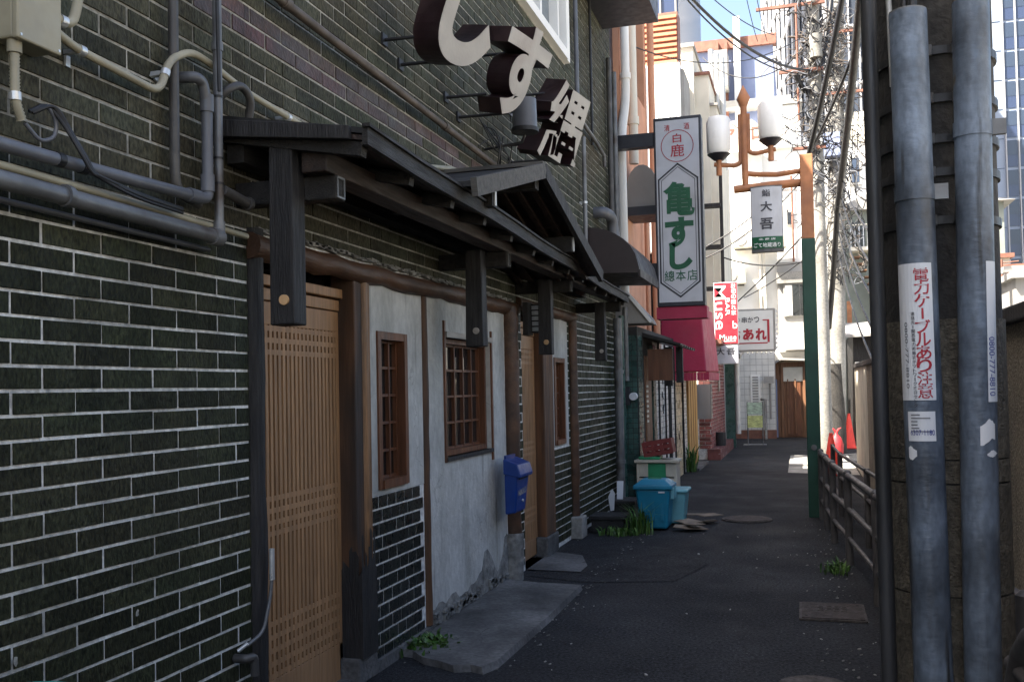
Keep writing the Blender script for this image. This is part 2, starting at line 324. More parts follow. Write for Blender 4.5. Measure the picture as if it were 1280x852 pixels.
# raised concrete slab by the entrance, broken at its near end
sl_in = [(-2.06, 4.72), (-2.06, 6.62)]
sl_out = [(-1.80, 6.54), (-1.485, 6.52), (-1.475, 5.6), (-1.49, 4.62), (-1.53, 4.50), (-1.60, 4.53), (-1.68, 4.50), (-1.78, 4.56), (-1.88, 4.60), (-1.97, 4.70)]
poly = sl_in + sl_out
mb = MB()
mb.add([(x, y, .034) for x, y in poly] + [(x + (.012 if x > -1.9 else 0), y - .012, .0) for x, y in poly], [tuple(range(len(poly)))[::-1]] + [(i, (i + 1) % len(poly), len(poly) + (i + 1) % len(poly), len(poly) + i) for i in range(len(poly))])
mb.build('concrete_pavement', m_slab, kind='structure')
MB().add([(-2.04, 7.12, .01), (-1.62, 7.1, .01), (-1.62, 7.35, .01), (-1.76, 7.8, .01), (-2.05, 7.95, .01)], [(0, 1, 2, 3, 4)]).build('door_threshold_pavement', m_slab, kind='structure')
# ------------------------------------------------------------------ the brick restaurant
BH, BY0, BY1 = 7.7, -10.0, 11.12
rest = thing('restaurant_building', 'long dark brick restaurant with timber lattice doors, grey plaster bays and a low eave', 'building', (W, 5, 0))
wx = W - .005
opens = [(3.30, 4.36, 0, 2.0), (4.36, 5.165, 0, 2.0), (5.165, 6.665, 0, 2.0), (7.13, 8.02, 0, 2.03), (8.02, 8.66, .87, 2.0), (7.12, 8.80, 4.42, 5.75)]
cuts_y = sorted({BY0, BY1, *[o[0] for o in opens], *[o[1] for o in opens]})
mb, mbu = MB(), MB()
for a, b in zip(cuts_y, cuts_y[1:]):
    sp = sorted((o[2], o[3]) for o in opens if o[0] <= a and o[1] >= b)
    z = -.05
    for lo, hi in sp + [(BH, BH)]:
        if lo > z:
            if z < 2.02: mb.box(wx - .16, wx, a, b, z, min(lo, 2.02))
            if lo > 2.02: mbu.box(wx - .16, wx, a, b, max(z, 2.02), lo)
        z = hi
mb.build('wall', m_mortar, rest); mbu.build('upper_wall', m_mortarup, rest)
mb = MB(); mb.box(-9, wx - .30, BY0, BY1, -.05, BH); mb.box(-9, wx - .16, BY0, BY1, BH - .2, BH); mb.build('inner_wall', m_grwall, rest)
PZ, PY_, JT = .0685, .2435, .0105
def tile_mesh(L, h, c=.0015, t=.005):
    y, z = L/2, h/2
    return ([(0, -y, -z), (0, y, -z), (0, y, z), (0, -y, z), (t - .0015, -y, -z), (t - .0015, y, -z), (t - .0015, y, z), (t - .0015, -y, z),
             (t, -y + c, -z + c), (t, y - c, -z + c), (t, y - c, z - c), (t, -y + c, z - c)],
            [(0, 1, 5, 4), (1, 2, 6, 5), (2, 3, 7, 6), (3, 0, 4, 7), (4, 5, 9, 8), (5, 6, 10, 9), (6, 7, 11, 10), (7, 4, 8, 11), (8, 9, 10, 11)])
pieces = []
def bricks(y0, y1, z0, z1):
    k = math.floor((z0 - 1.403)/PZ) - 1
    while 1.403 + k*PZ < z1:
        zb, zt = 1.403 + k*PZ + JT/2, 1.403 + (k + 1)*PZ - JT/2
        zb, zt = max(zb, z0), min(zt, z1)
        if zt - zb > .018:
            ph = 2.2378 if k % 2 == 0 else 2.1245
            m = math.floor((y0 - ph)/PY_) - 1
            while ph + m*PY_ < y1:
                a, b = max(ph + m*PY_ + JT/2, y0), min(ph + (m + 1)*PY_ - JT/2, y1)
                if b - a > .02: pieces.append(((a + b)/2, (zb + zt)/2, b - a, zt - zb))
                m += 1
        k += 1
def brick_zone(y0, y1, z0, z1, holes=()):
    cy = sorted({y0, y1, *[h for o in holes for h in o[:2]]})
    for a, b in zip(cy, cy[1:]):
        z = z0
        for lo, hi in sorted((o[2], o[3]) for o in holes if o[0] <= a and o[1] >= b) + [(z1, z1)]:
            if lo > z + .02: bricks(a, b, z, lo)
            z = hi
brick_zone(.9, 3.30, 0, BH - .03)
brick_zone(3.30, 6.95, 2.03, BH - .03)
brick_zone(6.95, 7.125, .05, BH - .03)
brick_zone(7.13, 8.66, 2.05, BH - .03, [(7.13, 8.80, 4.40, 5.77)])
brick_zone(8.02, 8.66, .03, .865)
brick_zone(8.66, 11.10, .03, BH - .03, [(8.66, 8.80, 4.40, 5.77)])
def seen_area(y, z, L, h):
    c = [shown((W, y + a, z + b)) for a in (-L/2, L/2) for b in (-h/2, h/2)]
    if any(q is None for q in c): return 0
    m = shown((W, y, z))
    if not (-20 < m[0] < 1290 and -15 < m[1] < 865): return 0
    if 3.3 < y < 8.9 and 2.0 < z < 2.5: return 0
    return abs(c[2][0] - c[0][0])*abs(c[1][1] - c[0][1])
pieces.sort(key=lambda p: -seen_area(*p))
BM = {}
rest_mb, red_mb, up_mb = MB(), MB(), MB()
for i, (y, z, L, h) in enumerate(pieces):
    y += R.uniform(-.0016, .0016); z += R.uniform(-.0012, .0012)
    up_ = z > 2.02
    red = 2.79 < z < 2.93 and 2.9 < y < 6.9 and R.random() < .85
    if i < 296:
        k = (round(L, 3), round(h, 3), red, up_)
        if k not in BM:
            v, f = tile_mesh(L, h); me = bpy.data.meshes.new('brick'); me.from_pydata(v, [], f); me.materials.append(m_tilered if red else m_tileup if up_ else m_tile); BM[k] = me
        part('brick', BM[k], rest, (wx + R.uniform(-.0015, .002), y, z), (R.uniform(-.004, .004), R.uniform(-.015, .015), R.uniform(-.004, .004)))
    else:
        v, f = tile_mesh(L, h); dx = R.uniform(-.0015, .002)
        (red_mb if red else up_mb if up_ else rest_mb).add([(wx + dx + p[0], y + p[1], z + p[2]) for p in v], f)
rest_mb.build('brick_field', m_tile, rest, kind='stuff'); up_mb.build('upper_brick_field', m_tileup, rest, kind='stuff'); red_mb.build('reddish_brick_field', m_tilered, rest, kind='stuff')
for py_, pz_ in ((at(170, 766, X=W).y, at(170, 766, X=W).z), (at(18, 826, X=W).y, at(18, 826, X=W).z)):
    rr = random.Random(int(py_*1000)); pg = [(W + .0045, py_ + rr.uniform(.4, 1)*.013*math.cos(t), pz_ + rr.uniform(.4, 1)*.018*math.sin(t)) for t in [k*.7 for k in range(9)]]
    MB().add(pg, [tuple(range(9))]).build('chipped_spot', m_mortarup, rest)
# plaster bays
def slab_with_hole(x0, x1, y0, y1, z0, z1, h):
    m = MB()
    m.box(x0, x1, y0, h[0], z0, z1); m.box(x0, x1, h[1], y1, z0, z1); m.box(x0, x1, h[0], h[1], z0, h[2]); m.box(x0, x1, h[0], h[1], h[3], z1); return m
slab_with_hole(W - .16, W - .004, 4.365, 5.10, .86, 2.0, (4.485, 4.87, .885, 1.69)).build('plaster_panel', m_plaster, rest)
slab_with_hole(W - .16, W, 5.165, 6.665, .10, 2.0, (5.45, 6.33, .98, 1.70)).build('plaster_panel', m_plaster, rest)
slab_with_hole(W - .16, W - .004, 8.02, 8.66, .87, 2.0, (8.13, 8.52, .885, 1.65)).build('plaster_panel', m_plaster, rest)
MB().box(W - .16, W - .007, 4.36, 5.10, 0, .858).build('dado_wall', m_mortar, rest)
v, f = tile_mesh(.0985, .0585); tm = bpy.data.meshes.new('tile'); tm.from_pydata(v, [], f); tm.materials.append(m_dado)
v, f = tile_mesh(.049, .0595); tmh = bpy.data.meshes.new('tile'); tmh.from_pydata(v, [], f); tmh.materials.append(m_dado)
for r in range(12):
    z = .826 - r*.0685
    st = 4.43 if r % 2 else 4.377
    if r % 2: part('tile', tmh, rest, (W - .007, 4.39, z))
    for c in range(7):
        y = st + .054 - (.01 if r % 2 else 0) + c*.1105
        if y < 5.08: part('tile', tm, rest, (W - .007 + R.uniform(-.001, .001), y if y < 5.05 else 5.045, z))
# ragged worn band at the foot of the second plaster bay
mb = MB()
n = 26
tp = [(5.17 + 1.48*i/n, .105 + (.03 if i < 8 else .01) + R.uniform(-.02, .03) + (.20*math.exp(-((i - 18)/2.3)**2)) + (.26*math.exp(-((i - 25.5)/1.6)**2))) for i in range(n + 1)]
for i in range(n):
    (a, za), (b, zb) = tp[i], tp[i + 1]
    mb.hexa([(W - .05, a, 0), (W + .006, a, 0), (W + .006, b, 0), (W - .05, b, 0), (W - .05, a, za), (W + .004, a, za), (W + .004, b, zb), (W - .05, b, zb)])
mb.build('worn_plinth', m_plaster2, rest)
mb = MB()
for i in range(60):
    y = 5.2 + R.random()*1.4; z0_ = .05 + R.random()*.05
    mb.obox((W + .012, y, z0_), (XP, YP + ZP*R.uniform(-.4, .4), ZP), (.012, R.uniform(.008, .035), R.uniform(.005, .018)))
mb.build('crumbled_plaster', m_plaster2, rest, kind='stuff')
MB().box(W - .1, W + .02, 4.37, 5.16, 0, .055).build('dado_kerb', m_slab, rest)
# timber posts
def wavy_log(p, q, r, name, mat, seed, n=14, amp=.01, flat=None):
    rr = random.Random(seed); p, q = Vector(p), Vector(q)
    pts = [p.lerp(q, i/n) + Vector((rr.uniform(-amp, amp), rr.uniform(-amp, amp), rr.uniform(-amp, amp) if abs((q - p).z) < .5 else 0)) for i in range(n + 1)]
    return MB().tube(pts, [r*(1 + rr.uniform(-.07, .07)) for _ in pts], 14).build(name, mat, rest)
wavy_log((W - .02, 3.352, 0), (W - .02, 3.352, 2.03), .052, 'post', m_wood, 3, amp=.002)
MB().box(-2.16, -2.035, 4.20, 4.285, .12, 1.97).build('post', m_post, rest, bevel=.006)
mb = MB()
for k, r in enumerate((.026, .020, .015)):
    mb.tube([(-2.043, 4.305 + k*.024, .13), (-2.043, 4.305 + k*.024, 1.965)], r, 12)
mb.build('reeded_post', m_reed, rest)
mb = MB(); mb.box(-2.12, -2.06, 4.285, 4.36, .12, 1.97); mb.build('post_backing', m_reed, rest)
for y, r in ((4.335, .009), (4.352, .009)): MB().tube([(-2.035, y, .9), (-2.035, y, 1.965)], r, 8).build('reed', m_reed, rest)
wb_ = [(-2.163, 4.196), (-2.012, 4.196), (-2.012, 4.365), (-2.163, 4.365)]; n_ = 9; rr = random.Random(31)
for (xa, ya_), (xb, yb_) in ((wb_[0], wb_[1]), (wb_[1], wb_[2])):
    mb = MB()
    for k in range(n_):
        p_, q_ = Vector((xa, ya_, 0)).lerp(Vector((xb, yb_, 0)), k/n_), Vector((xa, ya_, 0)).lerp(Vector((xb, yb_, 0)), (k + 1)/n_)
        h_ = .62 + rr.uniform(-.10, .10); mb.quad(p_ + ZP*.12, q_ + ZP*.12, q_ + ZP*h_, p_ + ZP*(h_ + rr.uniform(-.03, .03)))
    mb.build('post_foot', m_wood, rest)
MB().box(-2.17, -2.02, 4.175, 4.38, 0, .125).build('stone_base', m_slab, rest, bevel=.012)
wavy_log((W - .01, 5.133, .06), (W - .01, 5.133, 1.95), .028, 'batten', m_post, 5, amp=.002)
wavy_log((W + .01, 6.76, .33), (W + .01, 6.76, 1.98), .068, 'post', m_log, 6, amp=.006)
wavy_log((W + .005, 6.76, .0), (W + .005, 6.76, .34), .085, 'post_foot', m_plaster2, 8, n=4, amp=.006)
MB().box(-2.16, -2.03, 7.70, 8.02, .16, 2.0).build('post', m_post, rest, bevel=.01)
MB().box(-2.18, -2.015, 7.67, 8.05, 0, .165).build('stone_base', m_slab, rest, bevel=.012)
wavy_log((W + .01, 8.77, .2), (W + .01, 8.77, 2.0), .055, 'post', m_log, 9, amp=.006)
MB().box(W - .05, W + .10, 8.66, 8.88, 0, .2).build('stone_base', m_conc, rest, bevel=.012)
wavy_log((W + .005, 3.30, 1.958), (W + .005, 6.95, 1.975), .050, 'lintel_log', m_log, 12, n=26, amp=.007)
wavy_log((W + .005, 7.0, 2.03), (W + .005, 8.85, 2.035), .045, 'lintel_log', m_log, 13, n=12, amp=.007)
mb = MB(); rr = random.Random(4)
for i in range(60):
    y = 3.4 + 3.5*i/60; mb.obox((W + .004, y, 2.034 + rr.uniform(-.008, .004)), (XP, YP + ZP*rr.uniform(-.15, .15), ZP), (.014, .045, rr.uniform(.004, .010)))
mb.build('lintel_mortar', m_plaster2, rest, kind='stuff')
# lattice doors
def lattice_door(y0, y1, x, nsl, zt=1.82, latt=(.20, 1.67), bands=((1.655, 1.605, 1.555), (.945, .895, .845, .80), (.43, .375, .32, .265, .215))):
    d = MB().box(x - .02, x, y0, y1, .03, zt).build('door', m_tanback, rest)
    mb = MB()
    mb.box(x, x + .03, y0, y0 + .03, .05, latt[1]); mb.box(x, x + .03, y1 - .045, y1, .05, latt[1]); mb.build('door_stile', m_tan, d)
    MB().box(x, x + .03, y0, y1, .03, latt[0]).build('bottom_panel', m_tan, d, bevel=.003)
    MB().box(x, x + .03, y0, y1, latt[1], zt - .055).build('top_panel', m_tan, d, bevel=.003)
    MB().box(x, x + .036, y0, y1, zt - .05, zt).build('top_rail', m_tan, d, bevel=.003)
    a, b = y0 + .03, y1 - .045; st = (b - a)/nsl
    me = MB().box(x + .008, x + .030, -st*.29, st*.29, latt[0], latt[1]).build('slat', m_tan, d)
    sm = me.data; bpy.data.objects.remove(me)
    for i in range(nsl):
        o = bpy.data.objects.new('slat', sm); COL.objects.link(o); o.parent = d; o.location = (0, a + st*(i + .5), 0)
    for g in bands:
        for z in g: MB().box(x + .006, x + .0295, a, b, z - .011, z + .011).build('crossbar', m_tan, d)
    return d
lattice_door(3.50, 4.215, -2.15, 18)
MB().box(-2.16, -2.095, 3.40, 4.215, 1.828, 1.872).build('door_head', m_tan, rest, bevel=.004)
MB().box(-2.17, -2.12, 3.395, 3.50, .03, 1.83).build('door_jamb', m_tan, rest)
MB().box(-2.20, -2.06, 3.39, 4.21, -.01, .03).build('door_sill', m_slab, rest)
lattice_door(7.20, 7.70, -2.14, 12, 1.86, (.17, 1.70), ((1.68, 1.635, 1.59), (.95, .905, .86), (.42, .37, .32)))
MB().box(-2.16, -2.09, 7.13, 7.70, 1.865, 1.91).build('door_head', m_tan, rest, bevel=.004)
MB().box(-2.17, -2.11, 7.13, 7.21, .03, 1.865).build('door_jamb', m_tan, rest)
# transom over the first door: dark glass with pale papered fretwork
tr = MB().box(-2.20, -2.18, 3.40, 4.2, 1.87, 1.965).build('transom_window', m_glass, rest)
mb = MB()
for a, b, c, d_ in ((3.41, 3.425, 1.875, 1.96), (3.455, 3.47, 1.875, 1.96), (3.43, 3.45, 1.88, 1.955), (3.50, 3.515, 1.90, 1.96), (3.515, 3.60, 1.948, 1.96), (3.515, 3.58, 1.918, 1.928), (3.58, 3.592, 1.885, 1.93), (3.50, 3.585, 1.876, 1.888), (3.78, 3.80, 1.873, 1.962), (3.83, 3.865, 1.873, 1.962)):
    mb.box(-2.178, -2.155, a, b, c, d_)
mb.build('fretwork', m_head, tr)
tr = MB().box(-2.20, -2.18, 7.13, 7.7, 1.91, 1.99).build('transom_window', m_glass, rest)
# windows
def grid_window(y0, y1, z0, z1, nc, nr, fx, fw=.035, recess=.06):
    w_ = MB(); 
    w_.box(fx - .12, fx, y0, y0 + fw, z0, z1); w_.box(fx - .12, fx, y1 - fw, y1, z0, z1)
    w_.box(fx - .118, fx - .002, y0 + fw, y1 - fw, z1 - fw, z1); w_.box(fx - .118, fx + .008, y0 + fw, y1 - fw, z0, z0 + fw*1.1)
    w_ = w_.build('window', m_frame, rest)
    a, b, c, d = y0 + fw, y1 - fw, z0 + fw*1.1, z1 - fw
    sw, sh = (b - a)/nc, (d - c)/nr
    for i in range(nc):
        for j in range(nr):
            MB().box(fx - recess - .016, fx - recess - .010, a + sw*i + .002, a + sw*(i + 1) - .002, c + sh*j + .002, c + sh*(j + 1) - .002).build('pane', m_glass, w_)
    for i in range(nc + 1):
        y = a + sw*i; hw = .008 if 0 < i < nc else .014
        MB().box(fx - recess - .02, fx - recess + .012, y - hw, y + hw, c, d).build('mullion', m_frame, w_)
    for j in range(nr + 1):
        z = c + sh*j; hw = .007 if 0 < j < nr else .014
        MB().box(fx - recess - .018, fx - recess + .009, a, b, z - hw, z + hw).build('glazing_bar', m_frame, w_)
    return w_
grid_window(4.487, 4.868, .887, 1.688, 3, 5, W + .006, .04)
w2 = grid_window(5.452, 6.328, .982, 1.698, 5, 4, W - .03, .03, .05)
MB().box(W - .05, W + .022, 5.44, 6.34, 1.70, 1.735).build('window_head', m_head, w2)
mb = MB(); mb.box(W - .01, W + .012, 5.425, 5.447, .95, 1.80); mb.box(W - .01, W + .012, 6.335, 6.36, .90, 1.78); mb.build('window_jamb', m_frame, w2)
mb = MB(); mb.box(W - .04, W + .016, 5.44, 6.34, .955, .98); mb.build('window_sill', m_wood, w2)
grid_window(8.132, 8.518, .887, 1.648, 3, 5, W + .006, .04)
# upper aluminium window
uw = MB()
uw.box(W - .10, W + .05, 7.12, 7.20, 4.42, 5.75); uw.box(W - .10, W + .05, 8.68, 8.80, 4.42, 5.75); uw.box(W - .10, W + .06, 7.20, 8.68, 4.42, 4.50); uw.box(W - .09, W + .03, 7.80, 7.86, 4.50, 5.75); uw.box(W - .09, W + .03, 8.42, 8.47, 4.50, 5.75); uw.box(W - .1, W + .05, 7.2, 8.68, 5.70, 5.75)
uw = uw.build('upper_window', m_white, rest)
for a, b in ((7.2, 7.8), (7.86, 8.42), (8.47, 8.68)): MB().box(W - .06, W - .05, a, b, 4.5, 5.7).build('pane', glass('window_glass', (.10, .13, .15), .05), uw)
# ------------------------------------------------------------------ eave (pent roof)
eave = MB()
Y0e, Y1e = 3.10, 9.12
def eave_x(y): return -1.44 - .12*(y - Y0e)/(Y1e - Y0e)
def eave_z(y): return 2.300 - .075*(y - Y0e)/(Y1e - Y0e) + .006*math.sin(y*3)
yy = [Y0e + (Y1e - Y0e)*i/12 for i in range(13)]
for a, b in zip(yy, yy[1:]):
    eave.hexa([(W, a, 2.39), (eave_x(a), a, eave_z(a) - .012), (eave_x(b), b, eave_z(b) - .012), (W, b, 2.39),
               (W, a, 2.415), (eave_x(a), a, eave_z(a) + .008), (eave_x(b), b, eave_z(b) + .008), (W, b, 2.415)])
eave = eave.build('eave_roof', m_roof, rest)
for a, b in zip(yy, yy[1:]):                                # boards under the roof, a seam at each
    MB().hexa([(W, a + .006, 2.375), (eave_x(a) - .02, a + .006, eave_z(a) - .032), (eave_x(b) - .02, b - .006, eave_z(b) - .032), (W, b - .006, 2.375),
               (W, a + .006, 2.389), (eave_x(a) - .02, a + .006, eave_z(a) - .014), (eave_x(b) - .02, b - .006, eave_z(b) - .014), (W, b - .006, 2.389)]).build('roof_board', m_beam, eave)
for i in range(13):
    y = yy[i] + (.04 if i == 0 else -.04 if i == 12 else 0)
    MB().bar((W, y, 2.345), (eave_x(y) - .03, y, eave_z(y) - .058), .045, .05).build('rafter', m_woodh, eave)
mb = MB()
for a, b in zip(yy, yy[1:]): mb.bar((eave_x(a) - .005, a - .01, eave_z(a) - .022), (eave_x(b) - .005, b, eave_z(b) - .022), .022, .062)
mb.build('fascia', m_woodh, eave)
mb = MB()
for a, b in zip(yy, yy[1:]): mb.bar((eave_x(a) + .004, a - .02, eave_z(a) + .014), (eave_x(b) + .004, b, eave_z(b) + .014), .03, .012)
mb.build('drip_edge', m_woodh, eave)
mb = MB(); mb.hexa([(W, Y0e - .025, 2.33), (-1.50, Y0e - .025, 2.27), (-1.50, Y0e, 2.27), (W, Y0e, 2.33), (W, Y0e - .025, 2.395), (-1.50, Y0e - .025, 2.318), (-1.50, Y0e, 2.318), (W, Y0e, 2.395)])
mb.build('verge_board', m_wood, eave, bevel=.003)
MB().box(-1.735, -1.63, 3.16, 9.2, 2.185, 2.262).build('eave_beam', m_beam, rest, bevel=.006)
MB().box(-2.03, -1.96, 3.14, 9.1, 2.24, 2.32).build('wall_plate', m_woodh, rest)
PS = [(3.17, 2.29), (5.33, 2.19), (6.93, 2.185), (8.98, 2.18)]
for i, (y, zt) in enumerate(PS):
    tie = MB().box(W, -1.625, y + .05, y + .125, 2.095, 2.185).build('tie_beam', m_woodh, rest, bevel=.006)
    mb = MB(); mb.box(-1.624, -1.619, y + .055, y + .059, 2.10, 2.18); mb.box(-1.624, -1.619, y + .109, y + .113, 2.10, 2.18); mb.box(-1.624, -1.619, y + .059, y + .109, 2.172, 2.18); mb.box(-1.624, -1.619, y + .059, y + .109, 2.10, 2.106)
    mb.build('end_strap', m_grayboard if i else m_steelpipe, tie)
    x = -1.8
    rr = random.Random(i); jx = lambda: rr.uniform(-.004, .004)
    po = MB().hexa([(x - .052 + jx(), y - .048, 1.63), (x + .050 + jx(), y - .048, 1.632), (x + .050 + jx(), y + .048, 1.63), (x - .052 + jx(), y + .048, 1.63), (x - .048 + jx(), y - .046, zt), (x + .047 + jx(), y - .046, zt), (x + .047 + jx(), y + .046, zt), (x - .048, y + .046, zt)]).build('hanging_post', m_wood, rest, bevel=.006)
    MB().cyl((x + .012, y - .046, 1.72), (x + .012, y - .056, 1.72), .019, 16).build('bolt_cap', m_hinoki if i in (0, 2) else m_head, po)
# small gable over the entrance
gy, gz, gx = 5.36, 2.655, -1.40
gab = MB()
for s, L in ((-1, 1.25), (1, 1.62)):
    dz = .27*L
    gab.hexa([(W, gy, gz - .02), (gx, gy, gz - .02), (gx, gy + s*L, gz - .02 - dz), (W, gy + s*L, gz - .02 - dz), (W, gy, gz + .006), (gx, gy, gz + .006), (gx, gy + s*L, gz + .006 - dz), (W, gy + s*L, gz + .006 - dz)])
gab = gab.build('gable_roof', m_roof, rest)
MB().bar((gx + .012, gy - 1.25, gz - 1.25*.27 - .025), (gx + .012, gy, gz - .025), .03, .085).build('bargeboard', m_grayboard, gab)
MB().bar((gx + .012, gy, gz - .025), (gx + .012, gy + 1.62, gz - 1.62*.27 - .025), .03, .085).build('bargeboard', m_wood, gab)
MB().bar((W, gy, gz + .012), (gx + .02, gy, gz + .012), .09, .022).build('ridge_cap', m_grayboard, gab)
MB().box(W, gx - .03, gy - .04, gy + .04, gz - .13, gz - .035).build('ridge_beam', m_woodh, gab)
for s, t in ((-1, .85), (1, .85)):
    b_ = MB().box(W, gx - .02, gy + s*t - .035, gy + s*t + .035, gz - .15 - t*.27, gz - .05 - t*.27).build('purlin', m_woodh, gab)
    MB().box(gx - .019, gx - .012, gy + s*t - .012, gy + s*t + .012, gz - .145 - t*.27, gz - .055 - t*.27).build('end_strap', m_cap, b_)
for i in range(6):
    MB().bar((gx - .10 - i*.1, gy + .03, gz - .045), (gx - .10 - i*.1, gy + 1.58, gz - 1.58*.27 - .045), .035, .035).build('gable_rafter', m_beam, gab)
for i in range(9):
    y = gy + .05 + i*.172
    MB().hexa([(W, y, gz - .032 - (y - gy)*.27), (gx - .02, y, gz - .032 - (y - gy)*.27), (gx - .02, y + .165, gz - .032 - (y + .165 - gy)*.27), (W, y + .165, gz - .032 - (y + .165 - gy)*.27),
               (W, y, gz - .022 - (y - gy)*.27), (gx - .02, y, gz - .022 - (y - gy)*.27), (gx - .02, y + .165, gz - .022 - (y + .165 - gy)*.27), (W, y + .165, gz - .022 - (y + .165 - gy)*.27)]).build('gable_board', m_beam, gab)
# dark box overhanging high on the wall
MB().box(W, -1.42, 9.25, 10.7, 5.42, 5.9).build('overhead_box', m_signfr, rest)
# ------------------------------------------------------------------ pipes and boxes on the brick wall
px_ = W + .055
def wp(y, z, d=.055): return (W + d, y, z)
def pipe(name, label, cat, pts, r, mat, clips=(), joints=(), group=None, n=12):
    t = thing(name, label, cat, pts[0], group)
    MB().tube(bez(pts) if len(pts) > 2 else pts, r, n).build('pipe', mat, t)
    for p, d in clips:                                      # saddle clip: strap and a foot on the wall
        p = Vector(p); d = Vector(d).normalized(); o = d.cross(XP)
        mb = MB().tube([p - d*.011, p + d*.011], r*1.22, 12)
        mb.obox(p - XP*.5*(p.x - W), (d, o, XP), (.009, .006, abs(p.x - W)/2)); mb.obox((W + .006, p.y + o.y*r*2.0, p.z + o.z*r*2.0), (d, o, XP), (.009, r*1.2, .004))
        mb.build('clip', m_clip, t)
    for p, d, L in joints:
        p = Vector(p); d = Vector(d).normalized(); MB().tube([p - d*L/2, p + d*L/2], r*1.25, 14).build('coupling', mat, t)
    return t
# junction box with its flexible tail
jb = thing('junction_box', 'beige square junction box high on the brick wall with a ribbed tail', 'junction box', wp(2.12, 2.31))
MB().box(W, W + .075, 2.058, 2.21, 2.338, 2.52).build('box', m_beige, jb, bevel=.006)
lid = MB().box(W + .075, W + .095, 2.054, 2.214, 2.334, 2.525).build('lid', m_beige, jb, bevel=.005)
for y, z in ((2.066, 2.345), (2.203, 2.345), (2.203, 2.51)): MB().cyl((W + .094, y, z), (W + .097, y, z), .004, 8).build('screw', m_clip, lid)
mb = MB().tube([wp(2.085, 2.34), wp(2.085, 2.305)], .019, 14); mb.build('socket', m_beige, jb)
fp = bez([wp(2.085, 2.31), wp(2.085, 2.18), wp(2.11, 2.125)], 5); pts, rs = [], []
for a, b in zip(fp, fp[1:]):
    k = max(2, int((b - a).length/.0045))
    for i in range(k): pts.append(a.lerp(b, i/k)); rs.append(.0140 if len(pts) % 2 else .0112)
MB().tube(pts, rs, 10).build('ribbed_conduit', m_beige, jb)
MB().tube([wp(2.085, 2.20), wp(2.086, 2.178)], .0165, 12).build('clip', m_clip, jb)
pipe('conduit_pipe', 'beige conduit bent upward from the side of the junction box', 'pipe', [wp(2.22, 2.455), wp(2.30, 2.455), wp(2.33, 2.55), wp(2.335, 2.85)], .0145, m_beige, clips=[(wp(2.26, 2.455), YP)])
pipe('conduit_pipe', 'beige conduit that dips and then swings up behind the grey downpipe', 'pipe',
     [wp(2.22, 2.42), wp(2.31, 2.395), wp(2.50, 2.385), wp(2.70, 2.375), wp(2.745, 2.50), wp(2.87, 2.57), wp(2.98, 2.565), wp(3.2, 2.53), wp(3.9, 2.50), wp(4.35, 2.50)], .0132, m_beige,
     clips=[(wp(2.335, 2.395), YP), (wp(2.728, 2.45), YP*.4 + ZP), (wp(3.53, 2.515), YP)])
pipe('vertical_pipe', 'dark grey drainpipe rising flat against the bricks, left of the grey one', 'pipe', [wp(2.795, 6.4, .04), wp(2.795, 2.07, .04), wp(2.93, 2.05, .04)], .0175, m_pvcd, joints=[(wp(2.795, 3.2, .04), ZP, .07)])
pipe('vertical_pipe', 'grey downpipe with black cable ties, ending in the lowest long pipe', 'pipe', [wp(2.985, 6.4, .085), wp(2.985, 1.955, .085), wp(2.94, 1.945, .085)], .0165, m_steelpipe, joints=[(wp(2.985, 1.96, .085), ZP, .07), (wp(2.985, 2.62, .085), ZP, .03)])
pipe('cable', 'black cable strapped along the grey downpipe', 'cable', [wp(2.955, 6.4, .105), wp(2.953, 2.8, .107), wp(2.957, 2.45, .11)], .007, m_black)
pipe('elbow_pipe', 'grey plastic pipe leaving the bricks by an elbow and running along the wall', 'pipe',
     [wp(2.845, 2.475, .0), wp(2.86, 2.475, .08), wp(2.90, 2.47, .08), wp(2.925, 2.40, .08), wp(2.925, 2.065, .08), wp(2.86, 2.06, .08), wp(2.3, 2.045, .08), wp(.6, 2.02, .08)], .0195, m_pvc,
     joints=[(wp(2.925, 2.40, .08), ZP, .06), (wp(2.925, 2.12, .08), ZP, .06), (wp(2.84, 2.06, .08), YP, .06)])
pipe('long_pipe', 'thick worn grey pipe running along the wall below the other pipes', 'pipe', [wp(.6, 1.945, .10), wp(2.0, 1.943, .10), wp(2.985, 1.935, .09)], .0255, m_steelpipe, joints=[(wp(2.22, 1.943, .10), YP, .02), (wp(2.95, 1.935, .09), YP, .05)], n=16)
pipe('thin_pipe', 'thin beige pipe sandwiched between the two long grey pipes', 'pipe', [wp(.6, 2.0, .06), wp(2.3, 1.99, .06), wp(3.2, 1.975, .06)], .0115, m_beige)
pipe('thin_pipe', 'thin grey pipe low behind the thick worn pipe', 'pipe', [wp(.6, 1.92, .03), wp(3.0, 1.90, .03)], .009, m_pvc)
for i, (y, z) in enumerate(((2.33, 2.0), (2.55, 2.0), (2.78, 2.0))):
    pass
mb = MB()
for k in range(5):
    a = R.uniform(-.01, .01)
    mb.tube(bez([wp(2.14 + a, 2.16, .06), wp(2.20 + a, 2.20, .075 + a), wp(2.24 + a, 2.14, .09), wp(2.275 + a, 2.06, .12), wp(2.30 + a, 2.02, .125), wp(2.5 + a, 2.0 + a, .11), wp(2.75, 1.995 + a, .10)]), .0055, 6)
mb.build('cable_loop', m_black, label='bundle of black cables looping from the ribbed conduit over the grey pipe', cat='cable')
mb = MB().tube(bez([wp(2.12, 2.125, .055), wp(2.17, 2.085, .06), wp(2.22, 2.11, .065), wp(2.22, 2.16, .07), wp(2.18, 2.19, .07)]), .006, 8)
mb.build('wire_loop', m_pvc, label='thin grey wire curled below the ribbed conduit', cat='cable')
